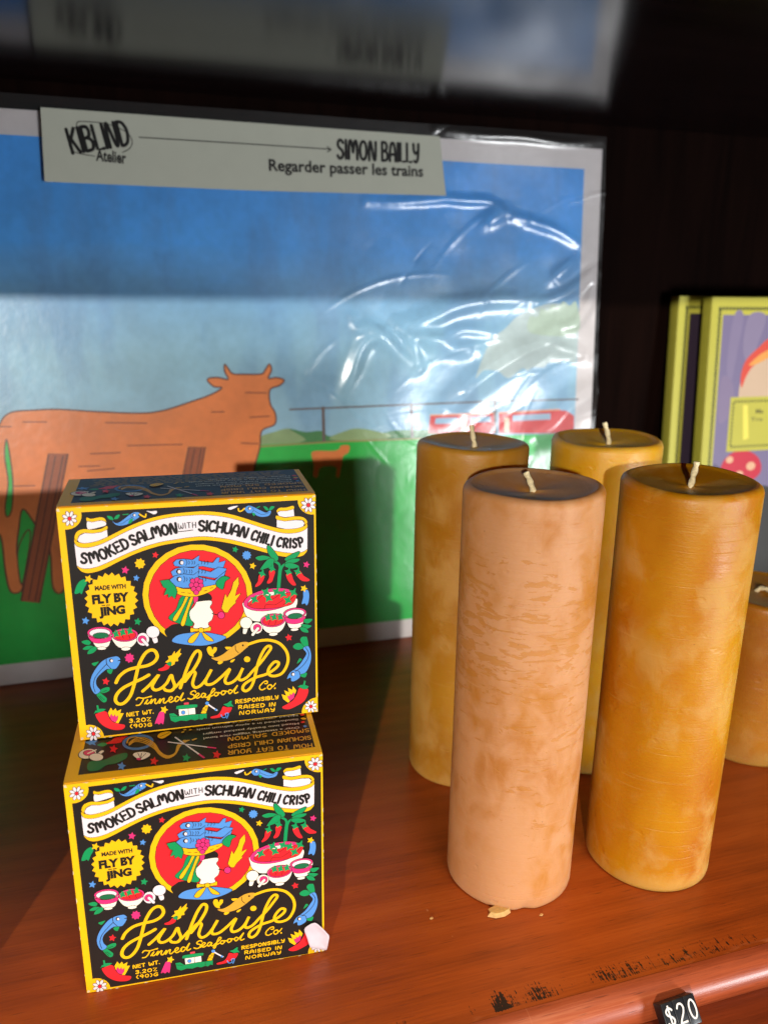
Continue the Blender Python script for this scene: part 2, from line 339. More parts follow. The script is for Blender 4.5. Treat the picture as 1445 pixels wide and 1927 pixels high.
class Art:
    """flat printed shapes: polygons in picture units -> surface (u,v); each ink layer 8 microns above the last"""
    def __init__(s, H, crops, place, dz=0.000008):
        s.H, s.crops, s.place, s.dz = H, crops, place, dz
        s.V, s.F, s.C, s.k = [], [], [], 0; s.lv = 1; s.crop = None
    def uv(s, p, crop=None):
        ox, oy, sc = s.crops[crop or s.crop]
        q = s.H @ np.array([ox + p[0] / sc, oy + p[1] / sc, 1.0]); return q[:2] / q[2]
    def at(s, crop, lv=None):
        s.crop = crop
        if lv is not None: s.lv = lv
        return s
    def add(s, uvs, faces, col, z0=0.0, ramp=0.0):
        o = len(s.V); z = s.lv * s.dz + z0
        for i, p in enumerate(uvs): s.V.append(s.place(p[0], p[1], z + ramp * i))
        for f in faces: s.F.append(tuple(o + j for j in f)); s.C.append(col)
    def fill(s, pts, col, smooth=True, line=0, lc=OUT, n=5):
        P = [s.uv(p) for p in pts]
        if smooth: P = crom(P, True, n)
        s.lv += 1; s.add(P, [tuple(range(len(P)))], col)
        if line: s.ribbon(P, line, lc, True)
    def px(s, wd): return wd / s.crops[s.crop][2] * s.unit
    def ribbon(s, P, wd, col, closed=False):
        P = [np.array(p, float) for p in P]; wd = s.px(wd) / 2
        Q = [P[0]]
        for p in P[1:]:
            if np.linalg.norm(p - Q[-1]) > wd * 0.12: Q.append(p)
        if len(Q) < 2: return
        N = len(Q); T = []
        for i in range(N):
            a = Q[i - 1] if (i or closed) else Q[i]; b = Q[(i + 1) % N] if (i < N - 1 or closed) else Q[i]
            d = b - a; T.append(d / (np.linalg.norm(d) + 1e-12))
        rows = []
        if not closed:
            for a in (80, 55, 28): rows.append((Q[0] - T[0] * wd * math.sin(math.radians(a)), T[0], wd * math.cos(math.radians(a))))
        for q, t in zip(Q, T): rows.append((q, t, wd))
        if not closed:
            for a in (28, 55, 80): rows.append((Q[-1] + T[-1] * wd * math.sin(math.radians(a)), T[-1], wd * math.cos(math.radians(a))))
        else: rows.append(rows[0])
        U = []
        for q, t, h in rows:
            nrm = np.array([-t[1], t[0]]); U += [q + nrm * h, q - nrm * h]
        s.lv += 1
        s.add(U, [(2 * i, 2 * i + 1, 2 * i + 3, 2 * i + 2) for i in range(len(rows) - 1)], col, 0, s.dz * 0.9 / max(1, len(U)))
    def stroke(s, pts, wd, col, smooth=True, closed=False, n=6):
        P = [s.uv(p) for p in pts]
        if smooth: P = crom(P, closed, n)
        elif not closed:
            R = []
            for a, b in zip(P[:-1], P[1:]):
                for k in range(4): R.append(a + (b - a) * k / 4)
            P = R + [P[-1]]
        s.ribbon(P, wd, col, closed)
    def ell(s, c, rx, ry, col, rot=0, line=0, n=26):
        a = math.radians(rot)
        P = [(c[0] + rx * math.cos(t) * math.cos(a) - ry * math.sin(t) * math.sin(a), c[1] + rx * math.cos(t) * math.sin(a) + ry * math.sin(t) * math.cos(a)) for t in [i * 2 * math.pi / n for i in range(n)]]
        s.fill(P, col, False, line)
    def star(s, c, r, col, n=5, inner=0.5, rot=-90, line=0):
        P = []
        for i in range(2 * n):
            a = math.radians(rot + i * 180 / n); q = r if i % 2 == 0 else r * inner
            P.append((c[0] + q * math.cos(a), c[1] + q * math.sin(a)))
        s.fill(P, col, False, line)
    def frame_text(s, a, b, h):
        A, B = s.uv(a), s.uv(b); ex = B - A; L = np.linalg.norm(ex); ex = ex / L
        ey = np.array([ex[1], -ex[0]]); return A, ex, ey, L, s.px(h)
    def letters(s, txt, a, b, h, wd, col, gap=0.26):
        A, ex, ey, L, hh = s.frame_text(a, b, h)
        tot = sum(G[c][0] for c in txt) + gap * (len(txt) - 1); sc = L / tot; x = 0; lv = s.lv; top = lv
        for c in txt:
            gw, st = G[c]
            for kind, pts in st:
                P = [A + ex * (x + px) * sc + ey * py * hh for px, py in pts]
                if kind == 's': P = crom(P, False, 5)
                elif kind == 'c': P = crom(P, True, 5)
                s.ribbon(P, wd, col, kind == 'c')
                top = max(top, s.lv)
            s.lv = lv; x += gw + gap
        s.lv = top
    def on_curve(s, txt, curve, t0, t1, h, wd, col, gap=0.24, lift=0.0):
        """letters along a curve given in uv; t0..t1 as fractions of its length"""
        C = [np.array(p) for p in curve]; seg = [np.linalg.norm(b - a) for a, b in zip(C[:-1], C[1:])]; cum = np.concatenate([[0], np.cumsum(seg)])
        def pt(d):
            i = min(max(int(np.searchsorted(cum, d)) - 1, 0), len(seg) - 1); q = C[i] + (C[i + 1] - C[i]) * (d - cum[i]) / seg[i]
            return q, (C[i + 1] - C[i]) / seg[i]
        d0, d1 = t0 * cum[-1], t1 * cum[-1]; tot = sum(G[c][0] for c in txt) + gap * (len(txt) - 1); sc = (d1 - d0) / tot; hh = s.px(h); x = 0; lv = s.lv; top = lv
        for c in txt:
            gw, st = G[c]; q, ex = pt(d0 + (x + gw / 2) * sc); ey = np.array([ex[1], -ex[0]])
            for kind, pts in st:
                P = [q + ex * (px - gw / 2) * sc + ey * ((py - 0.5) * hh + lift) for px, py in pts]
                if kind == 's': P = crom(P, False, 5)
                elif kind == 'c': P = crom(P, True, 5)
                s.ribbon(P, wd, col, kind == 'c'); top = max(top, s.lv)
            s.lv = lv; x += gw + gap
        s.lv = top
    def type(s, txt, a, b, h, col, bold=0.0, cap=0.72):
        A, ex, ey, L, hh = s.frame_text(a, b, h); V, Fc = font_mesh(txt, bold)
        if not V: return
        x0 = min(v[0] for v in V); x1 = max(v[0] for v in V)
        s.lv += 1
        s.add([A + ex * (v[0] - x0) / (x1 - x0) * L + ey * v[1] / cap * hh for v in V], Fc, col)
    def build(s, name, mat, parent):
        me = bpy.data.meshes.new(name); me.from_pydata([tuple(v) for v in s.V], [], s.F); me.update()
        at = me.color_attributes.new('ink', 'FLOAT_COLOR', 'CORNER')
        buf = np.ones((len(me.loops), 4), np.float32)
        for p, c in zip(me.polygons, s.C): buf[p.loop_start:p.loop_start + p.loop_total, :3] = c
        at.data.foreach_set('color', buf.ravel()); me.materials.append(mat)
        return link(name, me, parent)
# ------------------------------------------------------------------ the carton: card box with printed front and top
BW, BD, BH = 0.105, 0.0463, 0.1055
H_FRONT = homog([(106.5, 958), (596.5, 931.6), (599.3, 1336.8), (147, 1395)], [(0, 0), (1, 0), (1, 1), (0, 1)])
CROPS = {'Z': (90, 870, 2.7264), 'A': (100, 940, 5.5577), 'B': (340, 940, 5.3519), 'C': (120, 1160, 5.5577), 'D': (350, 1160, 5.5577)}

def shooting_star(a, c, r, tail, tcol, scol=YEL):
    a.fill(tail, tcol, True); a.star(c, r, scol, 5, 0.5, -70)

def flower(a, c, r):
    for i in range(8):
        t = math.radians(i * 45 + 22)
        a.ell((c[0] + r * .62 * math.cos(t), c[1] + r * .62 * math.sin(t)), r * .38, r * .22, WHT, math.degrees(t), 5, 14)
    a.ell(c, r * .25, r * .25, RED, 0, 4, 14)

def fish_eye(a, c, r):
    a.ell(c, r, r, OUT, 0, 0, 14); a.ell((c[0] + r * .25, c[1] + r * .1), r * .62, r * .7, WHT, 0, 0, 12)

def front_art(parent):
    a = Art(H_FRONT, CROPS, lambda u, v, z: (u * BW, -0.0004 - z, (1 - v) * BH)); a.unit = 1 / 491.0
    # yellow ground and black field with hollowed corners
    a.at('A', 0); P = [(.002, .002), (.998, .002), (.998, .998), (.002, .998)]
    a.add([np.array(p) for p in P], [(0, 1, 2, 3)], YEL)
    a.lv = 1
    def arc(crop, p0, p1, c, n=8):
        """quarter bite round corner flower, in uv"""
        A, B = a.uv(p0, crop), a.uv(p1, crop); Cc = a.uv(c, crop); out = []
        a0 = math.atan2(*(A - Cc)[::-1]); a1 = math.atan2(*(B - Cc)[::-1])
        while a1 - a0 > math.pi: a1 -= 2 * math.pi
        while a1 - a0 < -math.pi: a1 += 2 * math.pi
        r0, r1 = np.linalg.norm(A - Cc), np.linalg.norm(B - Cc)
        for i in range(n + 1):
            t = i / n; an = a0 + (a1 - a0) * t; r = r0 + (r1 - r0) * t
            out.append(Cc + r * np.array([math.cos(an), math.sin(an)]))
        return out
    P = arc('A', (133, 322), (305, 142), (150, 165)) + arc('B', (1190, 14), (1352, 155), (1345, 12)) + arc('D', (1362, 832), (1214, 998), (1358, 985)) + arc('C', (405, 1252), (215, 1140), (230, 1268))
    a.add(P, [tuple(range(len(P)))], BLK)
    # pale worn card at corners and along the folds
    rw = random.Random(11); WORN = lin((226, 206, 170)); a.lv = 3
    for cu, cv in ((0, 0), (1, 0), (1, 1), (0, 1)):
        for k in range(3):
            q = [(abs(cu - abs(rw.uniform(.002, .016))), abs(cv - abs(rw.uniform(.002, .016)))) for _ in range(5)]
            m = np.mean(q, 0); q.sort(key=lambda p: math.atan2(p[1] - m[1], p[0] - m[0])); a.lv += 1; a.add([np.array(p) for p in q], [tuple(range(5))], WORN)
    a.lv = 3
    for k in range(34):
        e = rw.randrange(4); t_ = rw.random(); L = rw.uniform(.006, .03); d = rw.uniform(.002, .0055); d0 = .0012
        P = {0: [(t_, d0), (t_ + L, d0), (t_ + L * .6, d)], 1: [(t_, 1 - d0), (t_ + L, 1 - d0), (t_ + L * .5, 1 - d)], 2: [(d0, t_), (d0, t_ + L), (d, t_ + L * .6)], 3: [(1 - d0, t_), (1 - d0, t_ + L), (1 - d, t_ + L * .4)]}[e]
        if t_ + L < .99: a.lv += 1; a.add([np.array(p) for p in P], [(0, 1, 2)], WORN)
    # ---- ribbon banner
    tA = lambda L: [a.uv(p, 'A') for p in L]; tB = lambda L: [a.uv(p, 'B') for p in L]
    T1 = tA([(232, 415), (262, 445), (320, 462), (400, 455), (500, 430), (600, 385), (720, 325), (850, 265), (1000, 210), (1150, 172), (1300, 150)]) + tB([(107, 131), (250, 123), (400, 133), (540, 158), (700, 205), (850, 253), (980, 288), (1080, 300), (1180, 292), (1250, 270), (1283, 240)])
    T2 = tA([(230, 455), (255, 490), (310, 508), (390, 505), (500, 475), (600, 430), (720, 368), (850, 308), (1000, 250), (1150, 210), (1300, 185)]) + tB([(107, 166), (250, 160), (400, 172), (540, 198), (700, 245), (850, 293), (980, 328), (1080, 342), (1180, 335), (1250, 312), (1285, 282)])
    T3 = tA([(255, 695), (300, 720), (370, 725), (460, 708), (560, 670), (700, 605), (850, 540), (1000, 485), (1150, 445), (1300, 420)]) + tB([(107, 384), (250, 375), (400, 388), (540, 410), (700, 448), (850, 490), (960, 515), (1060, 532), (1160, 538), (1240, 525), (1283, 498)])
    T4 = tA([(262, 715), (300, 755), (365, 773), (460, 758), (560, 720), (700, 650), (850, 580), (1000, 525), (1150, 483), (1300, 457)]) + tB([(107, 422), (250, 412), (400, 425), (540, 450), (700, 490), (850, 530), (960, 558), (1060, 575), (1160, 580), (1240, 562), (1280, 520)])
    T1, T2, T3, T4 = [crom(t, False, 4) for t in (T1, T2, T3, T4)]
    a.at('A', 3)
    a.fill([(362, 195), (410, 208), (500, 192), (550, 203), (572, 245), (560, 262), (500, 235), (420, 245), (365, 238)], YEL, True, 5)
    a.fill([(366, 238), (420, 242), (500, 228), (548, 233), (570, 255), (560, 280), (500, 298), (430, 315), (370, 315)], WHT, True, 5)
    a.fill([(575, 282), (510, 312), (420, 322), (330, 315), (260, 340), (232, 390), (236, 430), (262, 440), (280, 385), (340, 355), (420, 360), (510, 347), (577, 320)], YEL, True, 5)
    a.fill([(262, 425), (285, 382), (340, 355), (420, 360), (510, 348), (577, 322), (584, 395), (500, 430), (400, 460), (320, 465), (275, 450)], WHT, False, 5)
    a.at('B', 3)
    a.fill([(1145, 68), (1075, 85), (1010, 88), (978, 115), (985, 138), (1010, 120), (1080, 120), (1150, 102)], YEL, True, 5)
    a.fill([(983, 138), (1010, 121), (1080, 119), (1150, 102), (1156, 175), (1060, 184), (1000, 172)], WHT, False, 5)
    a.fill([(976, 165), (1060, 186), (1160, 173), (1240, 180), (1282, 215), (1284, 255), (1262, 272), (1255, 228), (1230, 211), (1160, 209), (1060, 221), (978, 206)], YEL, True, 5)
    a.fill([(978, 208), (1060, 222), (1160, 210), (1235, 213), (1258, 240), (1245, 275), (1180, 296), (1080, 304), (978, 282)], WHT, False, 5)
    a.lv = 12
    for top, bot, col in ((T1, T2, YEL), (T2, T3, WHT), (T3, T4, YEL)):
        P = top + bot[::-1]; a.lv += 1; a.add(P, [tuple(range(len(P)))], col)
    a.at('A', 16)
    for T in (T1, T2, T3, T4): a.ribbon(T, 4.5, OUT)
    Mx = [(T2[int(i * (len(T2) - 1) / 60)] + T3[int(i * (len(T3) - 1) / 60)]) / 2 for i in range(61)]
    a.lv = 18
    a.on_curve('SMOKED', Mx, .028, .222, 110, 28, BLK)
    a.on_curve('SALMON', Mx, .238, .428, 110, 28, BLK)
    a.on_curve('WITH', Mx, .438, .508, 60, 9, BLK, .3, a.px(14))
    a.on_curve('SICHUAN', Mx, .522, .726, 112, 28, BLK, .22)
    a.on_curve('CHILI', Mx, .750, .842, 108, 28, BLK, .34)
    a.on_curve('CRISP', Mx, .864, .975, 104, 27, BLK, .34)
    a.stroke([(1325, 340), (1400, 332), (1475, 322)], 8, BLK)
    # ---- seal
    a.at('A', 3); a.star((612, 1046), 282, YEL, 24, 0.885, -88)
    a.type('MADE WITH', (440, 952), (768, 927), 50, BLK, 0.05)
    a.type('FLY BY', (412, 1092), (802, 1056), 98, BLK, 0.065)
    a.type('JING', (482, 1215), (760, 1186), 94, BLK, 0.065)
    a.stroke([(512, 1108), (545, 1105)], 11, BLK, False); a.stroke([(562, 1105), (595, 1102)], 11, BLK, False)
    # ---- medallion
    a.at('Z', 3)
    a.ell((772, 680), 283, 258, YEL, 0); a.ell((773, 682), 253, 231, RED, 0, 3)
    a.lv = 8
    a.fill([(600, 868), (622, 842), (650, 828), (700, 828), (740, 848), (742, 900), (640, 912)], BLK)
    for P, c in (([(688, 688), (746, 690), (752, 715), (734, 760), (748, 832), (700, 832), (622, 800), (660, 752)], GRN), ([(710, 688), (726, 688), (706, 730), (664, 808), (644, 800), (690, 732)], YEL), ([(736, 690), (750, 694), (724, 760), (704, 832), (684, 826), (712, 752)], YEL)): a.fill(P, c, True, 3)
    a.fill([(755, 690), (800, 668), (838, 676), (842, 705), (780, 712)], BLK)
    a.fill([(752, 688), (776, 688), (770, 715), (755, 722)], PNK, True, 2.5)
    a.fill([(640, 918), (662, 886), (720, 872), (800, 868), (862, 876), (918, 893), (872, 920), (800, 937), (720, 934)], BLU, True, 3)
    a.fill([(772, 712), (838, 706), (846, 722), (836, 740), (852, 768), (846, 802), (826, 822), (828, 848), (752, 848), (754, 824), (734, 800), (730, 764), (752, 738), (762, 722)], CRM, True, 3)   # a plain white pot
    a.stroke([(846, 772), (866, 778), (884, 782)], 5, OUT)
    a.fill([(908, 765), (894, 745), (905, 705), (914, 672), (924, 692), (946, 650), (956, 612), (982, 585), (986, 622), (974, 650), (966, 682), (996, 668), (966, 710), (970, 716), (940, 745), (926, 768)], YEL, False, 3)
    a.ell((893, 781), 18, 18, PNK, 0, 3)
    a.fill([(736, 846), (760, 850), (780, 848), (780, 864), (758, 864), (735, 868)], YEL, True, 3); a.fill([(797, 850), (820, 846), (838, 838), (838, 860), (818, 862), (800, 866)], YEL, True, 3)
    a.fill([(782, 868), (748, 921), (720, 916), (742, 884)], YEL, True, 3); a.fill([(794, 866), (842, 898), (850, 914), (812, 906)], YEL, True, 3)
    a.ell((789, 857), 15, 13, YEL, 0, 3)
    # basket and fish
    a.fill([(655, 632), (700, 646), (780, 641), (862, 616), (868, 640), (822, 668), (760, 686), (700, 683), (663, 668)], YEL, True, 3)
    for q in ((690, 665), (722, 668), (805, 658), (836, 644)): a.stroke([q, (q[0] + 16, q[1] - (4 if q[0] > 760 else -1))], 3, OUT, False)
    fl = [[(648, 514), (665, 498), (700, 494), (748, 499), (784, 475), (779, 503), (812, 510), (852, 513), (872, 488), (888, 487), (882, 512), (918, 503), (902, 548), (850, 542), (800, 532), (740, 536), (690, 536), (655, 531)],
          [(636, 560), (660, 543), (700, 535), (752, 540), (780, 520), (778, 545), (840, 560), (880, 535), (922, 543), (910, 582), (860, 592), (800, 582), (700, 582), (645, 582)],
          [(630, 600), (655, 580), (700, 570), (752, 575), (778, 556), (776, 584), (860, 602), (918, 553), (906, 592), (870, 622), (800, 637), (700, 642), (650, 632), (634, 616)]]
    for i, P in enumerate(fl):
        a.fill(P, BLU, False, 3); e = [(690, 513), (676, 558), (678, 597)][i]
        fish_eye(a, e, 13)
        for dx in (38, 54, 66, 102, 118, 134): a.stroke([(e[0] + dx, e[1] - 9), (e[0] + dx + 4, e[1]), (e[0] + dx, e[1] + 9)], 2.6, OUT)
        a.stroke([(e[0] + 24, e[1] - 16), (e[0] + 30, e[1]), (e[0] + 24, e[1] + 15)], 2.6, OUT)
    a.fill([(580, 605), (625, 598), (658, 632), (668, 660), (656, 698), (640, 682), (622, 692), (620, 672), (598, 680), (612, 645), (596, 638)], GRN, False, 3)
    a.fill([(872, 604), (905, 580), (938, 590), (915, 608), (906, 640), (896, 648), (868, 628)], GRN, True, 3)
    for q in ((748, 606), (770, 600), (788, 608), (742, 627), (766, 624), (790, 628), (752, 646), (778, 645), (765, 663)): a.ell(q, 13.5, 13, PNK, 0, 2.6, 14)
    # ---- stars
    a.at('A', 3)
    for c, r, col, n, k in (((1080, 582), 36, RED, 5, .5), ((918, 672), 58, YEL, 8, .72), ((762, 740), 44, PNK, 5, .5), ((877, 822), 36, BLU, 5, .5), ((338, 1268), 43, BLU, 5, .5), ((887, 1275), 42, GRN, 5, .5)): a.star(c, r, col, n, k, -80)
    shooting_star(a, (375, 833), 46, [(330, 838), (355, 872), (325, 930), (300, 990), (282, 974), (260, 985), (225, 980), (250, 900), (285, 855)], GRN)
    flower(a, (184, 207), 82)
    a.at('B', 30)
    for c, r, col, n, k in (((560, 502), 34, GRN, 5, .5), ((675, 560), 48, BLU, 10, .75), ((735, 665), 36, YEL, 5, .5), ((1273, 650), 36, PNK, 5, .5)): a.star(c, r, col, n, k, -75)
    shooting_star(a, (1247, 888), 38, [(1243, 915), (1286, 905), (1300, 960), (1290, 1030), (1272, 1055), (1256, 1035), (1225, 1040), (1240, 975)], BLU)
    flower(a, (1295, 60), 76)
    a.at('C', 3); a.star((685, 432), 53, PNK, 8, .72, -80); a.star((433, 678), 42, RED, 5, .5, -80)
    shooting_star(a, (1045, 970), 44, [(1003, 990), (1046, 1010), (1035, 1120), (1012, 1108), (990, 1125), (966, 1113), (945, 1118), (975, 1040)], PNK)
    flower(a, (294, 1228), 80)
    a.at('D', 3); a.star((1080, 210), 40, RED, 5, .5, -100); flower(a, (1308, 925), 66)
    # ---- smoking fish above the banner
    a.at('A', 24)
    a.fill([(578, 178), (625, 186), (644, 218), (600, 212)], GRN); a.fill([(650, 208), (680, 170), (712, 168), (690, 206)], GRN)
    a.stroke([(745, 165), (800, 160)], 9, GRN)
    a.fill([(628, 222), (662, 250), (705, 243), (760, 205), (820, 160), (870, 138), (922, 145), (905, 168), (918, 188), (870, 222), (830, 240), (790, 265), (720, 280), (670, 270), (640, 245)], BLU, True, 4)
    a.stroke([(655, 238), (720, 262), (800, 215), (850, 190)], 4, OUT); a.stroke([(832, 160), (832, 190), (872, 215)], 4, OUT)
    a.fill([(800, 250), (820, 212), (848, 208), (842, 235), (818, 256)], GRN); fish_eye(a, (862, 168), 17)
    a.stroke([(920, 160), (950, 178), (978, 188), (986, 160)], 16, YEL); a.fill([(990, 125), (1040, 130), (1095, 125), (1100, 145), (1070, 160), (1040, 148)], WHT)
    a.at('B', 24)
    a.fill([(845, 75), (880, 82), (898, 112), (870, 110)], GRN); a.fill([(900, 112), (920, 75), (958, 78), (930, 108)], GRN); a.stroke([(775, 92), (808, 76)], 9, GRN)
    a.fill([(655, 98), (690, 68), (735, 74), (800, 105), (870, 135), (900, 118), (922, 118), (918, 145), (895, 170), (840, 180), (790, 172), (740, 145), (690, 142), (668, 122)], BLU, True, 4)
    a.stroke([(740, 85), (745, 115), (725, 142)], 4, OUT); a.stroke([(750, 115), (830, 155), (905, 135)], 4, OUT)
    a.fill([(732, 138), (765, 148), (748, 170)], GRN); fish_eye(a, (706, 95), 16)
    a.stroke([(655, 95), (628, 118), (602, 122), (594, 98)], 15, YEL); a.fill([(490, 92), (540, 74), (590, 70), (550, 95), (510, 108)], WHT)
    # ---- chili plant
    a.at('B', 20)
    a.stroke([(993, 890), (1002, 780), (1012, 690)], 38, GRN); a.stroke([(1012, 700), (1000, 650), (962, 622)], 26, GRN); a.stroke([(1018, 700), (1032, 668), (1058, 648)], 26, GRN)
    for P in ([(762, 582), (830, 560), (900, 572), (928, 592), (880, 603), (800, 612)], [(880, 468), (912, 470), (985, 560), (992, 602), (960, 618), (918, 580), (886, 530)], [(952, 600), (905, 588), (860, 625), (808, 702), (870, 690), (932, 660)],
              [(1208, 520), (1150, 535), (1068, 580), (1058, 608), (1100, 612), (1182, 572)], [(1208, 592), (1120, 595), (1058, 630), (1098, 642), (1180, 626)], [(1202, 668), (1130, 635), (1062, 640), (1062, 672), (1130, 692)]): a.fill(P, GRN, True, 5)
    for P, cp in (([(800, 755), (850, 762), (842, 802), (810, 850), (765, 874), (760, 858), (785, 820)], (828, 742)), ([(900, 712), (957, 716), (946, 770), (925, 822), (888, 840), (878, 824), (900, 778)], (928, 690)),
                  ([(1068, 748), (1118, 740), (1142, 800), (1168, 852), (1132, 854), (1090, 810)], (1092, 722)), ([(1163, 726), (1207, 712), (1246, 760), (1302, 796), (1290, 814), (1228, 810), (1180, 766)], (1185, 722))):
        a.fill(P, RED); a.star(cp, 42, GRN, 4, .5, -70); a.stroke([cp, (cp[0] + 8, cp[1] - 45)], 12, GRN, False)
    # ---- bowls on the right
    def bowl(c, rx, ry, body, fillc, rim=PNK, rot=-4, foot=None):
        a.fill(body, CRM, True, 5)
        if foot: a.ell(foot, rx * .36, ry * .28, CRM, rot, 5, 18)
        a.ell(c, rx, ry, rim, rot, 5); a.ell((c[0], c[1] + ry * .05), rx * .84, ry * .74, fillc, rot, 5)
    a.lv = 20
    bowl((905, 1000), 268, 108, [(638, 1030), (760, 1060), (1000, 1060), (1172, 985), (1160, 1090), (1060, 1160), (900, 1215), (740, 1215), (665, 1160), (642, 1095)], CRM, PNK, -10)
    a.fill([(680, 1052), (720, 1008), (820, 950), (900, 962), (1000, 945), (1120, 930), (1172, 955), (1165, 990), (1120, 1048), (1000, 1078), (860, 1090), (740, 1086)], RED, True, 5)
    for P in ([(700, 1060), (760, 1020), (830, 960)], [(850, 1085), (870, 1050), (960, 1050), (1040, 1000)], [(900, 1010), (960, 980), (1000, 950)], [(1040, 1050), (1100, 1010), (1150, 960)]): a.stroke(P, 5, OUT)
    for q in ((750, 1000), (865, 925), (890, 985), (970, 920), (1035, 942), (1085, 1005), (1140, 928)): a.star(q, 52, GRN, 4, .42, -60); a.stroke([q, (q[0] + 18, q[1] - 38)], 15, GRN, False)
    bowl((1155, 1132), 114, 52, [(1045, 1140), (1150, 1170), (1268, 1120), (1244, 1215), (1205, 1275), (1110, 1282), (1076, 1230)], WHT, PNK, -6, (1152, 1296))
    a.fill([(1052, 1172), (1120, 1190), (1200, 1185), (1258, 1158), (1244, 1212), (1160, 1240), (1076, 1228)], PNK, True, 4)
    a.ell((1156, 1160), 74, 28, lin((30, 110, 70)), -6, 4)
    bowl((935, 1205), 124, 66, [(812, 1215), (900, 1255), (1052, 1200), (1042, 1275), (985, 1328), (890, 1332), (832, 1285)], RED, PNK, -6, (938, 1342))
    for q in ((885, 1178), (945, 1176), (1008, 1172)): a.star(q, 40, GRN, 4, .5, -60); a.stroke([q, (q[0] + 2, q[1] - 34)], 15, GRN, False)
    for x in (900, 962): a.stroke([(x + 8, 1200), (x - 8, 1245)], 5, OUT)
    for P in ([(1248, 1190), (1332, 1188), (1292, 1232), (1250, 1226)], [(1224, 1238), (1322, 1254), (1272, 1288), (1230, 1268)], [(1202, 1272), (1262, 1276), (1292, 1322), (1230, 1317)]): a.fill(P, GRN, True, 4)
    a.fill([(640, 1270), (682, 1270), (665, 1335), (630, 1334)], CRM, True, 5); a.ell((665, 1230), 62, 58, CRM, 0, 5)
    a.ell((768, 1280), 62, 58, CRM, -20, 5); a.ell((776, 1278), 40, 38, PNK, 0, 4); a.stroke([(782, 1284), (728, 1348)], 38, OUT, False); a.stroke([(782, 1284), (730, 1346)], 29, CRM, False)
    # ---- bowls on the left
    a.at('C', 8)
    for P in ([(180, 262), (240, 245), (280, 268), (262, 298), (210, 290)], [(190, 340), (240, 305), (305, 310), (280, 338), (230, 350)], [(240, 392), (265, 340), (330, 308), (342, 342), (300, 382)]): a.fill(P, GRN, True, 4)
    bowl((375, 167), 132, 60, [(245, 180), (375, 220), (505, 170), (488, 255), (460, 312), (400, 328), (340, 320), (300, 270)], WHT, PNK, -2, (394, 332))
    a.fill([(250, 205), (330, 228), (430, 226), (500, 200), (486, 252), (390, 278), (302, 268)], PNK, True, 4); a.ell((385, 196), 84, 30, lin((30, 110, 70)), -2, 4)
    bowl((640, 190), 138, 70, [(503, 215), (640, 250), (776, 205), (752, 270), (692, 322), (600, 327), (540, 292)], RED, PNK, -3, (648, 334))
    for q in ((545, 182), (617, 165), (692, 150)): a.star(q, 44, GRN, 4, .5, -60); a.stroke([q, (q[0] - 2, q[1] - 38)], 16, GRN, False)
    for x in (610, 680): a.stroke([(x, 190), (x + 14, 225)], 5, OUT)
    a.ell((830, 232), 66, 68, WHT, 0, 5); a.ell((822, 234), 44, 40, PNK, 0, 4); a.stroke([(826, 236), (876, 292)], 40, OUT, False); a.stroke([(826, 236), (874, 290)], 31, WHT, False)
    a.fill([(922, 205), (970, 200), (987, 256), (945, 272)], WHT, True, 5); a.ell((935, 156), 70, 62, WHT, 0, 5)
    # ---- blue fish
    a.lv = 8
    a.fill([(360, 775), (420, 742), (468, 738), (472, 770), (440, 792), (392, 802)], GRN, True, 4); a.fill([(328, 815), (362, 790), (410, 825), (442, 856), (432, 892), (390, 892)], GRN, True, 4)
    a.fill([(283, 490), (330, 475), (362, 470), (330, 512), (308, 516)], GRN, True, 4); a.fill([(443, 562), (478, 545), (512, 542), (492, 597), (462, 592)], GRN, True, 4)
    a.fill([(592, 447), (560, 415), (510, 418), (450, 435), (390, 470), (330, 540), (283, 620), (266, 700), (285, 772), (325, 812), (375, 775), (342, 730), (330, 680), (350, 630), (400, 582), (445, 550), (495, 547), (545, 540), (590, 468), (560, 460)], BLU, True, 4)
    a.stroke([(320, 790), (300, 720), (320, 640), (380, 560), (445, 495)], 7, OUT); a.stroke([(440, 440), (445, 495), (490, 545)], 7, OUT); fish_eye(a, (492, 458), 21)
    for P in ([(390, 790), (440, 770)], [(370, 830), (415, 870)], [(352, 830), (395, 880)]): a.stroke(P, 4, OUT)
    a.at('D', 8)
    a.fill([(1252, 312), (1180, 337), (1130, 320), (1128, 290), (1180, 263), (1242, 290)], GRN, True, 4); a.fill([(1240, 300), (1198, 240), (1215, 203), (1250, 198), (1272, 208), (1284, 295)], GRN, True, 4)
    a.fill([(1163, 482), (1190, 424), (1217, 440)], GRN, True, 4); a.fill([(1198, 580), (1267, 573), (1252, 622), (1200, 612)], GRN, True, 4)
    a.fill([(1058, 640), (1085, 580), (1130, 543), (1182, 500), (1232, 430), (1262, 372), (1228, 320), (1285, 298), (1312, 370), (1310, 450), (1282, 530), (1247, 576), (1202, 592), (1190, 628), (1138, 662), (1104, 662), (1100, 632), (1088, 628)], BLU, True, 4)
    a.stroke([(1255, 310), (1288, 370), (1270, 440), (1215, 510), (1150, 560)], 7, OUT); a.stroke([(1130, 545), (1185, 560), (1196, 595)], 7, OUT); fish_eye(a, (1120, 588), 21)
    # ---- big lettering
    a.at('C', 12)
    a.stroke([(540, 690), (575, 625), (655, 562), (760, 530), (870, 510), (945, 470), (978, 415), (955, 358), (905, 348), (845, 390), (785, 500), (752, 620), (728, 720), (690, 825), (625, 900), (565, 912), (532, 872), (552, 805), (620, 742), (720, 690), (820, 645), (888, 607)], 37, YEL)
    X = 1278
    a.stroke([(820, 778), (890, 715), (945, 655), (990, 606), (950, 670), (922, 728), (948, 764), (1010, 748), (1075, 690), (1122, 608), (1140, 660), (1158, 720), (1128, 768), (1068, 768), (1048, 750)], 34, YEL)
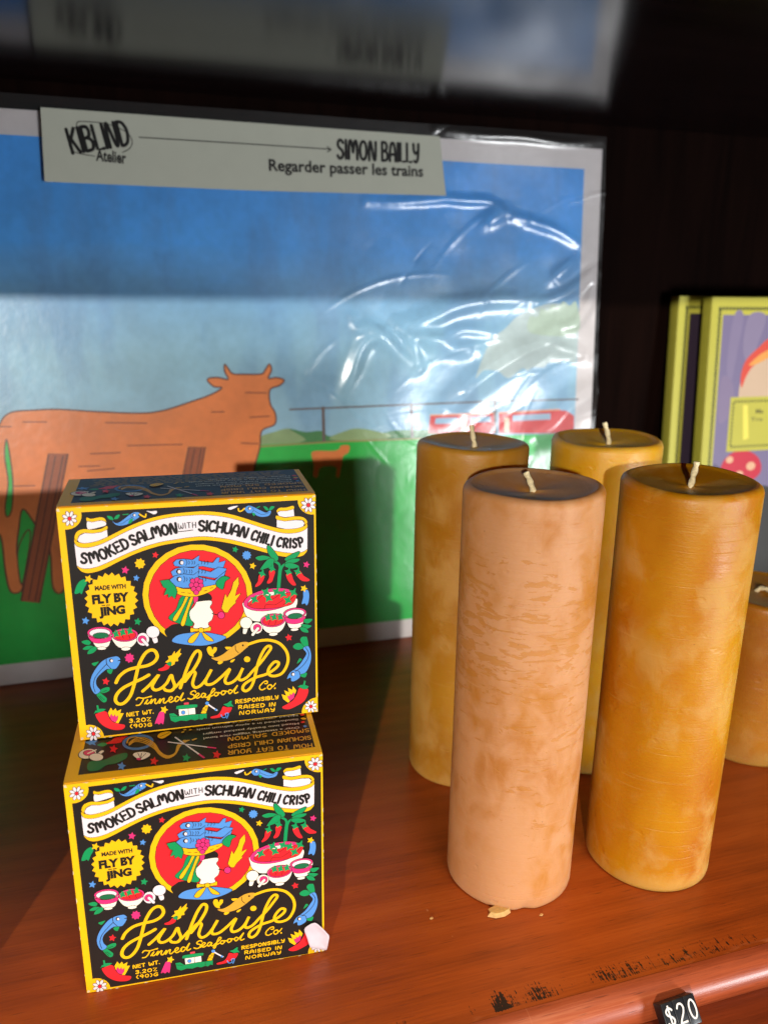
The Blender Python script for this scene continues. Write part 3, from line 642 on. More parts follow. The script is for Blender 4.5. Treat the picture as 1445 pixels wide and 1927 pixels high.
    a.stroke([(1130, 760), (1180, 718), (1240, 650)], 32, YEL)
    a.stroke([(1218, 740), (1252, 640), (1292, 530), (1342, 420), (1392, 355), (1430, 372), (1420, 440), (1350, 560), (1266, 672)], 36, YEL)
    a.at('D', 15)
    a.stroke([(-12, 672), (25, 600), (70, 566), (98, 585), (80, 645), (70, 700), (98, 735), (155, 712), (215, 640), (268, 545), (232, 610), (206, 668), (222, 703), (288, 690), (375, 620), (460, 540), (428, 610), (410, 662), (432, 692), (495, 672), (555, 612), (598, 528), (570, 590), (555, 638), (582, 655), (640, 625), (700, 560), (785, 470), (850, 385), (892, 322), (876, 298), (842, 312), (800, 375), (760, 470), (732, 580), (710, 665), (678, 732), (630, 768), (596, 750), (608, 705), (662, 662), (742, 622), (830, 596), (900, 560), (960, 510), (972, 472), (932, 462), (884, 510), (862, 562), (884, 603), (942, 608), (1010, 578), (1058, 500), (1072, 420), (1048, 340), (978, 268), (880, 238), (785, 242), (705, 264), (650, 284)], 34, YEL)
    a.ell((643, 437), 33, 30, YEL)
    a.fill([(292, 412), (245, 392), (222, 340), (236, 308), (266, 310), (280, 342), (296, 314), (325, 318), (322, 350), (290, 388)], YEL); a.fill([(415, 310), (480, 312), (436, 338)], YEL); a.fill([(335, 482), (345, 460), (392, 464), (360, 490)], YEL); a.fill([(465, 465), (480, 445), (516, 436), (490, 468)], YEL)
    a.fill([(268, 425), (330, 416), (400, 380), (460, 330), (530, 280), (600, 257), (662, 262), (642, 288), (655, 302), (620, 332), (560, 382), (480, 432), (400, 456), (330, 456)], GLD, True, 0)
    a.stroke([(520, 295), (525, 340), (555, 372)], 7, OUT); a.ell((600, 292), 10, 10, OUT)
    a.at('C', 16)
    a.fill([(1060, 472), (1100, 440), (1090, 410), (1130, 402), (1162, 353), (1166, 386), (1226, 328), (1215, 376), (1236, 380), (1195, 430), (1200, 460), (1165, 465), (1160, 492), (1125, 512), (1090, 482)], YEL, False)
    a.fill([(984, 546), (1040, 522), (1070, 490), (1112, 505), (1096, 542), (1050, 562), (1000, 564)], RED, True, 4); a.fill([(1075, 490), (1112, 466), (1128, 480), (1115, 512)], GRN, True, 3)
    # thin script
    a.at('C', 20); w2 = 15
    a.stroke([(752, 866), (775, 845), (830, 850), (912, 828)], w2, YEL); a.stroke([(832, 850), (812, 890), (785, 920), (752, 926)], w2, YEL)
    a.stroke([(840, 908), (874, 862), (855, 900), (872, 908), (900, 885), (918, 858), (904, 906), (935, 868), (956, 858), (948, 895), (965, 905), (988, 880), (1006, 855), (994, 902), (1025, 862), (1046, 852), (1038, 890), (1056, 898), (1085, 875), (1120, 860), (1132, 840), (1112, 834), (1094, 865), (1112, 890), (1150, 872), (1168, 850)], w2, YEL)
    a.stroke([(1200, 838), (1178, 830), (1158, 856), (1170, 882), (1202, 860), (1250, 788), (1222, 850), (1230, 872), (1260, 856)], w2, YEL); a.ell((905, 832), 9, 9, YEL)
    a.at('D', 20)
    a.stroke([(100, 784), (90, 768), (56, 780), (50, 802), (84, 816), (80, 842), (50, 858), (18, 848)], w2, YEL)
    a.stroke([(84, 846), (124, 820), (136, 800), (118, 795), (100, 820), (116, 846), (156, 826)], w2, YEL)
    a.stroke([(202, 800), (176, 795), (160, 820), (176, 838), (206, 802), (198, 830), (216, 836), (246, 812), (292, 770), (302, 750), (285, 745), (265, 780), (250, 830), (238, 862), (222, 858), (240, 835), (296, 808)], w2, YEL)
    a.stroke([(332, 790), (310, 784), (297, 805), (314, 822), (340, 800), (334, 786), (374, 792)], w2, YEL); a.stroke([(404, 768), (380, 770), (369, 790), (385, 809), (414, 786), (404, 769), (444, 775)], w2, YEL)
    a.stroke([(482, 765), (460, 755), (445, 776), (460, 796), (490, 770), (540, 708), (508, 770), (516, 792), (544, 780)], w2, YEL)
    a.stroke([(828, 688), (850, 688), (852, 664), (828, 664), (800, 685), (774, 716), (775, 745), (800, 754), (832, 738)], w2, YEL); a.stroke([(892, 700), (866, 705), (854, 730), (874, 747), (900, 726), (892, 702), (912, 718), (938, 686)], w2, YEL); a.ell((932, 736), 9, 9, YEL)
    # pen capitals
    a.at('C', 20)
    a.letters('NET WT.', (652, 1044), (930, 1006), 45, 11.5, YEL, .25); a.letters('3.2OZ', (680, 1106), (900, 1086), 43, 11.5, YEL, .28); a.letters('(90)G', (688, 1162), (912, 1142), 42, 11.5, YEL, .3)
    a.at('D', 20)
    a.letters('RESPONSIBLY', (522, 898), (965, 846), 44, 12, YEL, .28); a.letters('RAISED IN', (552, 954), (934, 920), 43, 11.5, YEL, .28); a.letters('NORWAY', (562, 1016), (926, 976), 43, 11.5, YEL, .3)
    # ---- chilies in the lower corners
    a.at('C', 8)
    a.fill([(453, 1005), (482, 953), (505, 986), (532, 958), (546, 990), (592, 968), (580, 1010), (618, 1010), (590, 1062), (560, 1117), (510, 1112), (470, 1062)], YEL, False)
    a.fill([(468, 1052), (486, 1018), (505, 1046), (526, 1022), (532, 1050), (557, 1033), (552, 1076), (530, 1107), (490, 1092)], PNK, False, 4)
    a.fill([(315, 1030), (350, 1008), (400, 988), (442, 1000), (462, 1050), (502, 1100), (570, 1120), (625, 1130), (628, 1160), (590, 1184), (510, 1187), (430, 1162), (360, 1110)], RED, True, 5)
    a.fill([(298, 1024), (318, 982), (335, 984), (328, 928), (352, 928), (356, 964), (400, 962), (432, 968), (400, 992), (350, 1006), (322, 1006)], GRN, False, 4)
    a.at('D', 8)
    a.fill([(1070, 888), (1020, 852), (1003, 800), (1050, 815), (1030, 758), (1080, 780), (1068, 733), (1115, 755), (1120, 713), (1157, 760), (1142, 800), (1110, 852)], YEL, False)
    a.fill([(1070, 838), (1063, 815), (1090, 820), (1085, 798), (1110, 805), (1127, 778), (1142, 800), (1132, 840), (1090, 872)], PNK, False, 4)
    a.fill([(1180, 742), (1215, 730), (1280, 742), (1277, 800), (1237, 872), (1160, 922), (1080, 957), (1020, 952), (1008, 930), (1060, 900), (1120, 860), (1160, 800)], RED, True, 5)
    a.fill([(1168, 720), (1200, 700), (1225, 700), (1238, 653), (1257, 660), (1250, 700), (1288, 715), (1270, 742), (1230, 745), (1200, 732)], GRN, False, 4)
    # ---- boat
    a.lv = 8
    a.fill([(152, 1005), (175, 950), (206, 918), (236, 922), (206, 1008)], YEL, False, 4); a.stroke([(165, 960), (215, 990)], 4, OUT); a.stroke([(190, 935), (220, 955)], 4, OUT); a.stroke([(225, 935), (160, 990)], 4, OUT)
    a.fill([(-25, 895), (26, 888), (29, 915), (-24, 920)], lin((226, 70, 84)), False, 3); a.fill([(-80, 962), (92, 945), (97, 1018), (-75, 1038)], CRM, False, 4); a.stroke([(20, 955), (24, 1026)], 5, OUT, False)
    a.fill([(-106, 945), (-82, 925), (100, 910), (117, 930), (96, 945), (-90, 964)], GRN, True, 4); a.ell((-32, 997), 21, 20, BLU, 0, 4)
    a.fill([(-182, 1010), (-130, 1004), (-85, 1035), (60, 1016), (130, 1012), (217, 1004), (215, 1060), (190, 1052), (165, 1072), (130, 1066), (90, 1080), (50, 1070), (0, 1087), (-60, 1082), (-120, 1102), (-165, 1082)], GRN, False, 4)
    a.stroke([(135, 1015), (136, 1066)], 5, OUT, False); a.stroke([(-178, 1030), (-120, 1040), (-82, 1036)], 4, OUT)
    a.stroke([(225, 905), (270, 938), (322, 970)], 16, WHT); a.ell((220, 898), 19, 18, BLU); a.ell((310, 965), 12, 12, BLU)
    a.fill([(385, 930), (430, 938), (482, 940), (460, 990), (420, 1012), (350, 1046), (265, 1057), (258, 1037), (330, 1015), (365, 972)], RED, True, 4)
    a.fill([(388, 908), (430, 895), (465, 868), (482, 870), (476, 895), (502, 932), (470, 928), (440, 936)], GRN, False, 4)
    a.stroke([(366, 1018), (385, 1046), (418, 1036), (412, 1005), (440, 1000), (436, 1030), (425, 1052)], 11, BLU)
    return a.build('front_print', M_CARD, parent)

def top_art(parent):
    H = TOP_H
    a = Art(H, {'E': (100, 1330, 2.779)}, lambda u, v, z: (u * BW, BD - v * BW, BH + 0.0004 + z)); a.unit = 1 / 470.0
    a.at('E', 0); a.add([np.array(p) for p in ((.002, .002), (.998, .002), (.998, .439), (.002, .439))], [(0, 3, 2, 1)], YEL)
    a.lv = 1; a.add([np.array(p) for p in ((.05, .003), (.975, .003), (.975, .398), (.05, .398))], [(0, 3, 2, 1)], BLK)
    a.at('E', 2)
    a.fill([(195, 205), (165, 188), (190, 184), (195, 172), (208, 182), (235, 182), (218, 194), (225, 206), (205, 200)], BLU, False)
    a.fill([(250, 205), (300, 185), (330, 165), (400, 158), (385, 178), (340, 195), (280, 200)], RED); a.fill([(232, 205), (262, 192), (285, 200), (262, 212)], GRN)
    a.ell((445, 190), 85, 42, lin((80, 130, 190)), -6, 5); a.ell((445, 190), 66, 28, BLK, -6)
    for k in range(4):
        d = k * 9 - 14
        a.stroke([(400, 200 + d * .5), (430, 180 + d * .6), (480, 182 + d), (530, 210 + d), (560, 248 + d * .6), (600, 268 + d * .5), (640, 250 + d * .3), (662 + d * .6, 205), (700 + d, 180)], 7, GLD)
    a.stroke([(388, 195), (400, 170), (440, 165), (500, 185)], 8, GLD)
    for p, q in (((640, 165), (790, 272)), ((605, 190), (850, 222))):
        a.stroke([p, q], 13, OUT, False); a.stroke([p, q], 9, WHT, False); d = np.array(q) - np.array(p); a.stroke([tuple(np.array(q) - d * .16), q], 11, PNK, False)
    a.fill([(180, 318), (198, 292), (260, 286), (330, 258), (386, 248), (384, 276), (330, 302), (280, 312), (240, 338), (192, 342)], lin((24, 120, 74)))
    a.ell((182, 252), 48, 26, CRM, -10, 4); a.ell((190, 248), 30, 15, PNK, 0, 3); a.stroke([(185, 250), (226, 232)], 10, CRM, False); a.stroke([(232, 262), (258, 240)], 20, CRM, False); a.ell((228, 270), 38, 20, CRM, 0, 4)
    a.fill([(418, 255), (440, 244), (480, 242), (512, 252), (500, 270), (462, 285), (430, 272)], CRM, True, 4); a.ell((450, 280), 12, 6, PNK)
    for x in (445, 465, 488): a.stroke([(460, 278), (x, 250)], 3, OUT, False)
    for c, col in (((318, 228), RED), ((360, 318), BLU), ((530, 292), RED), ((698, 275), GRN), ((857, 258), RED)): a.star(c, 24, col, 5, .5, -80)
    a.fill([(546, 165), (560, 145), (600, 136), (622, 142), (600, 162), (570, 175)], YEL, True, 3); a.stroke([(560, 165), (610, 142)], 3, OUT, False)
    for q in ((680, 140), (690, 128), (720, 128), (735, 180), (745, 176)): a.ell(q, 9, 3.5, GLD, -12)
    for i, tx in enumerate(('HOW TO EAT YOUR', 'SICHUAN CHILI CRISP', 'SMOKED SALMON')):
        y0, y1, x0, x1 = ((214, 244, 1352, 918), (174, 212, 1345, 918), (136, 176, 1336, 916))[i]
        a.letters(tx, (x0, y0 - 14), (x1, y1 - 6), 36 - i, 6.5, [c * 1.15 for c in GLD], .26)
    for i, tx in enumerate(('Over a steaming veggie rice bowl', 'Mixed into freshly packed onigiri', 'Sandwiched in a spicy salmon melt', 'Naked - straight out the can')):
        x1 = (788, 786, 750, 852)[i]
        a.type(tx, (1288 - i * 3, 112 - i * 21), (x1, 170 - i * 22.5 - (8 if i == 3 else 0)), 20, lin((225, 216, 196)), 0.014)
    a.ell((1318, 111), 9, 6, BLU); a.fill([(1296, 88), (1312, 82), (1316, 92), (1300, 94)], RED); a.fill([(1295, 70), (1310, 66), (1325, 72), (1310, 76)], YEL); a.fill([(1290, 48), (1304, 42), (1316, 50), (1300, 56)], RED)
    a.lv = 3
    rnd = random.Random(4)
    for r in range(6):     # rows of small gold print too fine to read
        v = 0.03 + r * 0.021; u = 0.09 + rnd.random() * .05
        while u < 0.9 - 0.1 * (r == 5):
            L = rnd.uniform(.012, .045)
            a.add([np.array(p) for p in ((u, v), (u + L, v), (u + L, v + .008), (u, v + .008))], [(0, 3, 2, 1)], [c * .55 for c in GLD]); u += L + .012
    return a.build('top_print', M_CARD, parent)

def project(P):
    d = np.array(P, float) - np.array([0, 0, CAM_H]); z = d @ CF
    return (722.5 + F_PX * (d @ CR) / z, 963.5 - F_PX * (d @ CU) / z)

LOWER = (-0.0394, 0.3011, 0.0, -0.0638); UPPER = (-0.0344, 0.3310, BH + 0.0009, -0.0396)
def box_pt(pose, x, y, z):
    c, s_ = math.cos(pose[3]), math.sin(pose[3]); return (pose[0] + c * x - s_ * y, pose[1] + s_ * x + c * y, pose[2] + z)
TOP_H = homog([project(box_pt(LOWER, x, y, BH)) for x, y in ((0, 0), (BW, 0), (BW, BD), (0, BD))], [(0, BD / BW), (1, BD / BW), (1, 0), (0, 0)])

GRP = 'illustrated food cartons in a stack'
c0 = thing('food_carton', 'yellow edged black illustrated food carton with a torn white sticker, on the wooden shelf', 'carton', LOWER[:3], LOWER[3], GRP)
body = box('card_box', (0, 0, 0), (BW, BD, BH), M_EDGE, c0, 0.0008)
fp = front_art(c0); tp = top_art(c0)
c1 = c0.copy(); COL.objects.link(c1); c1.location = UPPER[:3]; c1.rotation_euler = (0, 0, UPPER[3])
c1['label'] = 'unstickered illustrated food carton standing on top of the other carton'
for ch in (body, fp, tp):
    k = ch.copy(); COL.objects.link(k); k.parent = c1
# torn price sticker wrapped past the lower carton's right edge
def sticker(parent):
    a = Art(H_FRONT, {'P': (500, 1650, 9.1786)}, None)
    Hs = homog([(116.6, 1472), (606.5, 1418), (609.6, 1788), (168, 1871)], [(0, 0), (1, 0), (1, 1), (0, 1)])
    pts = [(655, 848), (740, 770), (800, 742), (860, 745), (960, 830), (1030, 905), (1072, 962), (1060, 1060), (1040, 1160), (1020, 1196), (960, 1190), (850, 1165), (765, 1160), (735, 1100), (700, 985)]
    uv = []
    for p in crom(pts, True, 3):
        q = Hs @ np.array([500 + p[0] / 9.1786, 1650 + p[1] / 9.1786, 1]); uv.append(q[:2] / q[2])
    V = []; n = len(uv); cen = np.mean(uv, 0)
    for r in (1.0, 0.82, 0.55, 0.25):
        for q in uv:
            u, v = cen + (q - cen) * r
            crease = 0.0011 * math.exp(-((v - (.735 + .06 * (u - .9))) / .010) ** 2)
            curl = 0.0009 * (r ** 3)
            V.append((u * BW, -0.0011 - curl - crease, (1 - v) * BH))
    V.append((cen[0] * BW, -0.0011, (1 - cen[1]) * BH))
    Fs = []
    for k in range(3):
        for i in range(n): Fs.append((k * n + i, k * n + (i + 1) % n, (k + 1) * n + (i + 1) % n, (k + 1) * n + i))
    for i in range(n): Fs.append((3 * n + i, 3 * n + (i + 1) % n, 4 * n))
    o = mesh('torn_sticker', V, Fs, M_STICK, parent, True); o['label'] = 'crumpled blank white sticker torn at the edges'
    m = o.modifiers.new('thick', 'SOLIDIFY'); m.thickness = 0.00025
sticker(c0)

# ------------------------------------------------------------------ poster in its clear sleeve, leaning on the back wall
PB = Vector((0.3845, 0.6058, 0.0)); LEAN = 0.0836
PN = np.array([0, math.cos(LEAN), -math.sin(LEAN)]); PU = np.array([0, math.sin(LEAN), math.cos(LEAN)])
PW, PH = 0.60, 0.4086
PO = np.array([PB.x - PW, PB.y, 0.0008])          # lower left corner of the sheet
def on_poster(px, py):
    d = ray(px, py); C = np.array([0, 0, CAM_H]); t = ((np.array(PB) - C) @ PN) / (d @ PN); P = C + d * t - np.array(PB)
    return P[0] + PW, P @ PU                        # distance along the sheet, height up the sheet
def curl(x, v): return 0.0015 * math.sin(x * 9 + 1) * (v / PH) ** 2
class PosterArt(Art):
    def __init__(s): super().__init__(None, {'P': (0, 0, 1), 'R4': (0, 600, 1.80625), 'R5': (600, 350, 2.5804), 'R7': (400, 540, 1.9527), 'S8': (60, 200, 1.80625)}, s.pl, 0.000012); s.unit = 0.000434; s.lift = 0.0
    def pl(s, x, v, z): return tuple(PO + np.array([x, 0, 0]) + PU * v - PN * (0.0003 + z + s.lift))
    def uv(s, p, crop=None):
        ox, oy, sc = s.crops[crop or s.crop]; return np.array(on_poster(ox + p[0] / sc, oy + p[1] / sc))
    def frame_text(s, a, b, h):
        A, ex, ey, L, hh = super().frame_text(a, b, h); return A, ex, -ey, L, hh
poster = thing('poster', 'cow and train landscape poster in a clear plastic sleeve behind the candles', 'poster', tuple(PO))
sheet = mesh('paper_sheet', [PO, PO + np.array([PW, 0, 0]), PO + np.array([PW, 0, 0]) + PU * PH, PO + PU * PH] , [(0, 1, 2, 3)], plain('poster_paper', lin((222, 214, 214)), 0.6, 0.03), None)
def adopt(o, par):
    for v in o.data.vertices: v.co -= par.location
    o.parent = par; return o
adopt(sheet, poster); sheet.modifiers.new('thick', 'SOLIDIFY').thickness = 0.0004

t = NT('poster_ink')
att = t.n('ShaderNodeAttribute', _attribute_name='ink')
sky = t.n('ShaderNodeAttribute', _attribute_name='ink')
gen = t.coord(); sx = t.n('ShaderNodeSeparateXYZ', Vector=gen)
nz = t.noise(t.coord((9, 9, 30)), 1.0, 4); cl = t.noise(t.coord((30, 30, 7), rot=(0, 0.45, 0)), 1.0, 4)
hgt = t.math('ADD', sx.outputs[2], t.math('MULTIPLY', t.math('SUBTRACT', nz, 0.5), 0.03))
skyc = t.ramp(t.math('MULTIPLY', hgt, 2.5), [(0.38, lin((164, 206, 234))), (0.60, lin((150, 198, 222))), (0.715, lin((122, 178, 218))), (0.80, lin((84, 176, 254))), (0.97, lin((72, 166, 252)))])
skyc = t.mix(t.math('MULTIPLY', t.sstep(cl, 0.50, 0.66), 0.34), skyc, lin((96, 148, 204)))  # darker streaks in the sky colour stand in for soft shadow streaks
isky = t.math('LESS_THAN', t.n('ShaderNodeSeparateColor', Color=att.outputs['Color']).outputs[0], 0.0001)
mot = t.ramp(t.noise(t.coord((160,) * 3), 1.0, 3), [(0.3, 0.93), (0.7, 1.04)])
big = t.ramp(t.noise(t.coord((22,) * 3), 1.0, 3), [(0.3, 0.86), (0.7, 1.08)])
cc = t.mix(1.0, t.mix(1.0, t.mix(isky, att.outputs['Color'], skyc), mot, 'MULTIPLY'), big, 'MULTIPLY')
t.p(Base__Color=cc, Roughness=0.45)
M_POSTER = t.m

a = PosterArt(); a.at('P', 0)
SKY = (0.0, 0.0, 0.0)
m_ = 0.0165
a.add([np.array(p) for p in ((m_, m_), (PW - m_, m_), (PW - m_, PH - m_), (m_, PH - m_))], [(0, 1, 2, 3)], SKY)
FIELD, SH = lin((16, 192, 72)), lin((10, 120, 44))
x1 = PW - m_
def edge_y(px, py): return a.uv((px, py))
hz = [a.uv((890, 436), 'R4'), a.uv((1130, 420), 'R4'), a.uv((1410, 414), 'R4')]
dv = (hz[2][1] - hz[0][1]) / (hz[2][0] - hz[0][0])
left = hz[0][1] - dv * (hz[0][0] - m_) ; right = hz[2][1] + dv * (x1 - hz[2][0])
a.lv = 2
# hills along the horizon
a.at('R4', 2)
a.fill([(878, 440), (884, 405), (930, 388), (985, 376), (1040, 400), (1090, 418), (1090, 440)], lin((150, 178, 128)), True, 0)
a.fill([(985, 378), (1040, 388), (1090, 384), (1120, 402), (1180, 392), (1240, 405), (1330, 384), (1420, 380), (1500, 385), (1560, 400), (1560, 440), (1000, 440), (1040, 415)], lin((72, 140, 84)), True, 0)
a.fill([(1120, 412), (1180, 382), (1225, 376), (1290, 388), (1330, 402), (1260, 418)], lin((156, 184, 132)), True, 0)
a.lv = 8
a.add([np.array(p) for p in ((m_, m_), (x1, m_), (x1, right), (hz[1][0], hz[1][1]), (m_, left))], [(0, 1, 2, 3, 4)], FIELD)
a.at('R4', 10); a.stroke([(885, 437), (1130, 421), (1500, 408)], 5, lin((170, 150, 90)), False)
# cream cloud with a scalloped lower edge
a.at('R5', 3)
a.fill([(760, 935), (800, 900), (870, 905), (900, 930), (930, 935), (985, 890), (1010, 900), (1040, 885), (1090, 885), (1110, 865), (1140, 860), (1165, 865), (1185, 848), (1215, 858), (1248, 850), (1250, 640), (1200, 585), (1120, 575), (1040, 600), (960, 640), (900, 700), (830, 760)], lin((190, 208, 208)), True, 0)
a.fill([(1030, 720), (1020, 640), (1060, 640), (1075, 600), (1110, 610), (1130, 580), (1160, 590), (1185, 565), (1215, 585), (1248, 570), (1250, 720)], lin((188, 208, 190)), True, 0)
# train and fence
a.at('R5', 12)
a.fill([(540, 1118), (700, 1112), (852, 1108), (852, 1205), (530, 1205)], lin((216, 44, 48)), False); a.fill([(872, 1108), (1000, 1102), (1160, 1092), (1200, 1096), (1236, 1120), (1236, 1205), (872, 1205)], lin((216, 46, 50)), False)
a.fill([(565, 1132), (672, 1128), (672, 1158), (562, 1160)], lin((150, 190, 220)), False); a.fill([(735, 1126), (832, 1122), (832, 1150), (735, 1154)], lin((150, 190, 220)), False); a.fill([(938, 1118), (1122, 1108), (1122, 1138), (938, 1146)], lin((160, 192, 220)), False)
for x in (690, 898): a.fill([(x, 1130), (x + 24, 1129), (x + 24, 1200), (x, 1200)], lin((226, 214, 190)), False)
a.stroke([(540, 1118), (852, 1106)], 7, lin((240, 170, 130)), False); a.stroke([(872, 1106), (1165, 1090)], 7, lin((240, 170, 130)), False)
GREY = lin((110, 96, 96))
a.stroke([(-140, 1090), (400, 1068), (850, 1050), (1255, 1040)], 8, GREY, False)
for p, q in (((20, 1082), (24, 1240)), ((448, 1066), (452, 1220)), ((852, 1050), (856, 1200))): a.stroke([p, q], 15, GREY, False)
# the brown cow, plain fence posts and the distant calf
a.at('R4', 14); COW, DK = lin((240, 136, 66)), lin((104, 54, 36))
cow = [(-40, 430), (-20, 385), (0, 362), (18, 335), (50, 319), (120, 314), (200, 311), (330, 319), (480, 324), (560, 314), (650, 285), (715, 262), (755, 238), (728, 234), (706, 214), (712, 205), (742, 203), (776, 209), (764, 182), (764, 158), (776, 172), (792, 190), (830, 192), (888, 191), (902, 176), (916, 157), (923, 178), (912, 206), (940, 203), (966, 212), (950, 230), (918, 244), (918, 290), (936, 325), (934, 362), (890, 384), (884, 440), (866, 505), (850, 580), (800, 680), (700, 740), (560, 760), (400, 760), (300, 740), (262, 760), (222, 920), (182, 918), (170, 780), (120, 700), (80, 650), (66, 720), (60, 800), (80, 915), (40, 932), (20, 860), (4, 740), (-40, 700)]
a.fill(cow, COW, True, 5, DK, 4)
a.fill([(24, 412), (36, 470), (46, 560), (42, 650), (26, 676), (20, 640), (30, 560), (18, 470)], FIELD, True, 4, DK)
a.fill([(62, 800), (82, 740), (102, 720), (104, 760), (84, 880), (72, 900)], FIELD, True, 4, DK)
for P in ([(80, 354), (160, 354)], [(360, 356), (500, 358)], [(435, 434), (620, 430)], [(720, 320), (762, 319)], [(835, 254), (905, 255)], [(850, 338), (915, 334)], [(310, 462), (410, 458)], [(270, 505), (340, 503)], [(300, 520), (390, 512)], [(50, 572), (120, 570)], [(820, 425), (878, 428)], [(0, 370), (40, 370)]): a.stroke(P, 4, lin((150, 74, 38)), False)
PST = lin((170, 84, 44))
a.fill([(168, 462), (232, 462), (136, 968), (74, 962)], PST, False, 5, DK); a.fill([(642, 440), (698, 440), (680, 540), (622, 540)], PST, False, 5, DK)
for P in ([(190, 470), (100, 955)], [(216, 470), (122, 960)], [(662, 446), (645, 535)], [(684, 446), (668, 535)]): a.stroke(P, 4, DK, False)
a.fill([(1058, 462), (1072, 452), (1130, 452), (1152, 446), (1158, 434), (1186, 434), (1184, 456), (1166, 470), (1160, 500), (1152, 540), (1142, 536), (1140, 505), (1090, 508), (1078, 540), (1064, 536), (1066, 500)], COW, True, 0)
pic = a.build('printed_picture', M_POSTER, None); adopt(pic, poster)

# title strip folded over the top edge
a = PosterArt(); a.lift = 0.0034; a.at('P', 0)
PAPER, INKC = lin((190, 193, 178)), lin((22, 20, 20))
SV = [a.uv(p) for p in ((78, 207), (824, 261), (836, 372), (460, 362), (86, 346))]
a.add(SV, [(0, 1, 2, 3, 4)], PAPER)
a.at('S8', 2)
a.letters('KIBLIND', (142, 168), (336, 138), 64, 9.5, INKC, .2)
a.type('Atelier', (220, 192), (322, 203), 32, INKC, .03)
a.stroke([(155, 75), (160, 62), (200, 62), (260, 70), (320, 95), (342, 125), (335, 150), (310, 165)], 2.5, INKC); a.stroke([(132, 140), (135, 155), (160, 168), (215, 178)], 2.5, INKC)
a.stroke([(165, 85), (172, 74), (180, 84), (190, 76)], 2.5, INKC)
a.stroke([(366, 114), (700, 134), (1012, 154)], 3, INKC, False); a.stroke([(1000, 146), (1014, 155), (1000, 163)], 3, INKC, False)
a.letters('SIMON', (1036, 184), (1164, 192), 54, 9, INKC, .24); a.letters('BAILLY', (1186, 192), (1308, 198), 54, 9, INKC, .24)
a.type('Regarder passer les trains', (804, 226), (1324, 246), 34, INKC, .025)
strip = a.build('title_strip', M_PAPER, None); adopt(strip, poster)
tp0, tp1 = SV[0], SV[1]
q = [PO + np.array([p[0], 0, 0]) + PU * (p[1] - .0002) - PN * (.0036 - d) for p, d in ((tp0, 0), (tp1, 0), (tp1, .005), (tp0, .005))]
fold = mesh('strip_fold', q, [(0, 1, 2, 3)], plain('strip_paper', PAPER, .6, .03), None); adopt(fold, poster)
fold.location = fold.location - strip.location; fold.parent = strip

# clear sleeve: a crumpled film, its folds real relief
def curve_px(crop, pts): b = PosterArt(); b.crop = crop; return np.array(crom([b.uv(p) for p in pts], False, 5))
FOLDS = [  # (crop, points, tilt, width) : ridges that lean towards the window
 ('R5', [(100, 1035), (150, 930), (195, 810), (235, 755), (290, 745), (350, 785), (410, 840), (470, 895)], 0.55, .0065),
 ('R5', [(165, 650), (185, 700), (240, 690), (310, 715), (370, 755)], 0.5, .005), ('R5', [(360, 690), (420, 730), (455, 790), (485, 880)], 0.55, .005),
 ('R5', [(380, 660), (470, 665), (560, 640), (640, 600), (760, 570), (900, 560), (1050, 560)], 0.55, .007),
 ('R5', [(430, 700), (520, 750), (640, 790), (760, 800)], 0.5, .008), ('R5', [(470, 745), (600, 740), (700, 705), (840, 720)], 0.5, .005),
 ('R5', [(595, 1105), (680, 1030), (760, 960), (860, 890), (960, 830), (1060, 790), (1120, 730)], 0.6, .010),
 ('R5', [(700, 1000), (800, 920), (900, 860), (1000, 800), (1090, 770)], 0.5, .005),
 ('R5', [(1050, 580), (1150, 550), (1240, 500), (1300, 450), (1345, 415)], 0.6, .005), ('R5', [(1150, 690), (1230, 680), (1285, 620), (1320, 550), (1330, 480)], 0.6, .005),
 ('R5', [(1090, 740), (1150, 790), (1220, 810), (1290, 830)], 0.55, .006), ('R5', [(1020, 1235), (1120, 1170), (1200, 1080), (1280, 1030), (1345, 1000)], 0.6, .011),
 ('R5', [(230, 82), (400, 85), (560, 75), (610, 70), (700, 78), (820, 84), (880, 120), (920, 150)], 0.6, .004), ('R5', [(920, 150), (1040, 185), (1160, 230), (1270, 295)], 0.5, .005),
 ('R5', [(800, 190), (850, 160), (900, 140)], 0.5, .006), ('R5', [(1130, 460), (1190, 410), (1250, 365)], 0.5, .006),
 ('P', [(820, 245), (900, 258), (980, 262), (1060, 272), (1130, 268)], 0.5, .004),
]
gx = np.concatenate([np.linspace(-0.004, 0.28, 70), np.linspace(0.281, PW + 0.003, 440)]); gv = np.concatenate([np.linspace(-0.0005, 0.15, 45), np.linspace(0.151, PH + 0.0095, 330)])
XX, VV = np.meshgrid(gx, gv); HH = np.full(XX.shape, 0.0016)
HH += 0.0010 * np.sin(XX * 31 + 2 * np.sin(VV * 17)) * np.sin(VV * 23 + 1.3) * np.clip((XX - .2) / .2, 0.15, 1)
rng = np.random.RandomState(3)
for k in range(26):
    fx, fv, ph = rng.uniform(-190, 190), rng.uniform(-190, 190), rng.uniform(0, 6.28)
    HH += 0.00009 * np.sin(fx * XX + fv * VV + ph) * np.clip((XX - .28) / .12, 0.08, 1) * np.exp(-((VV - .27) / .12) ** 2)
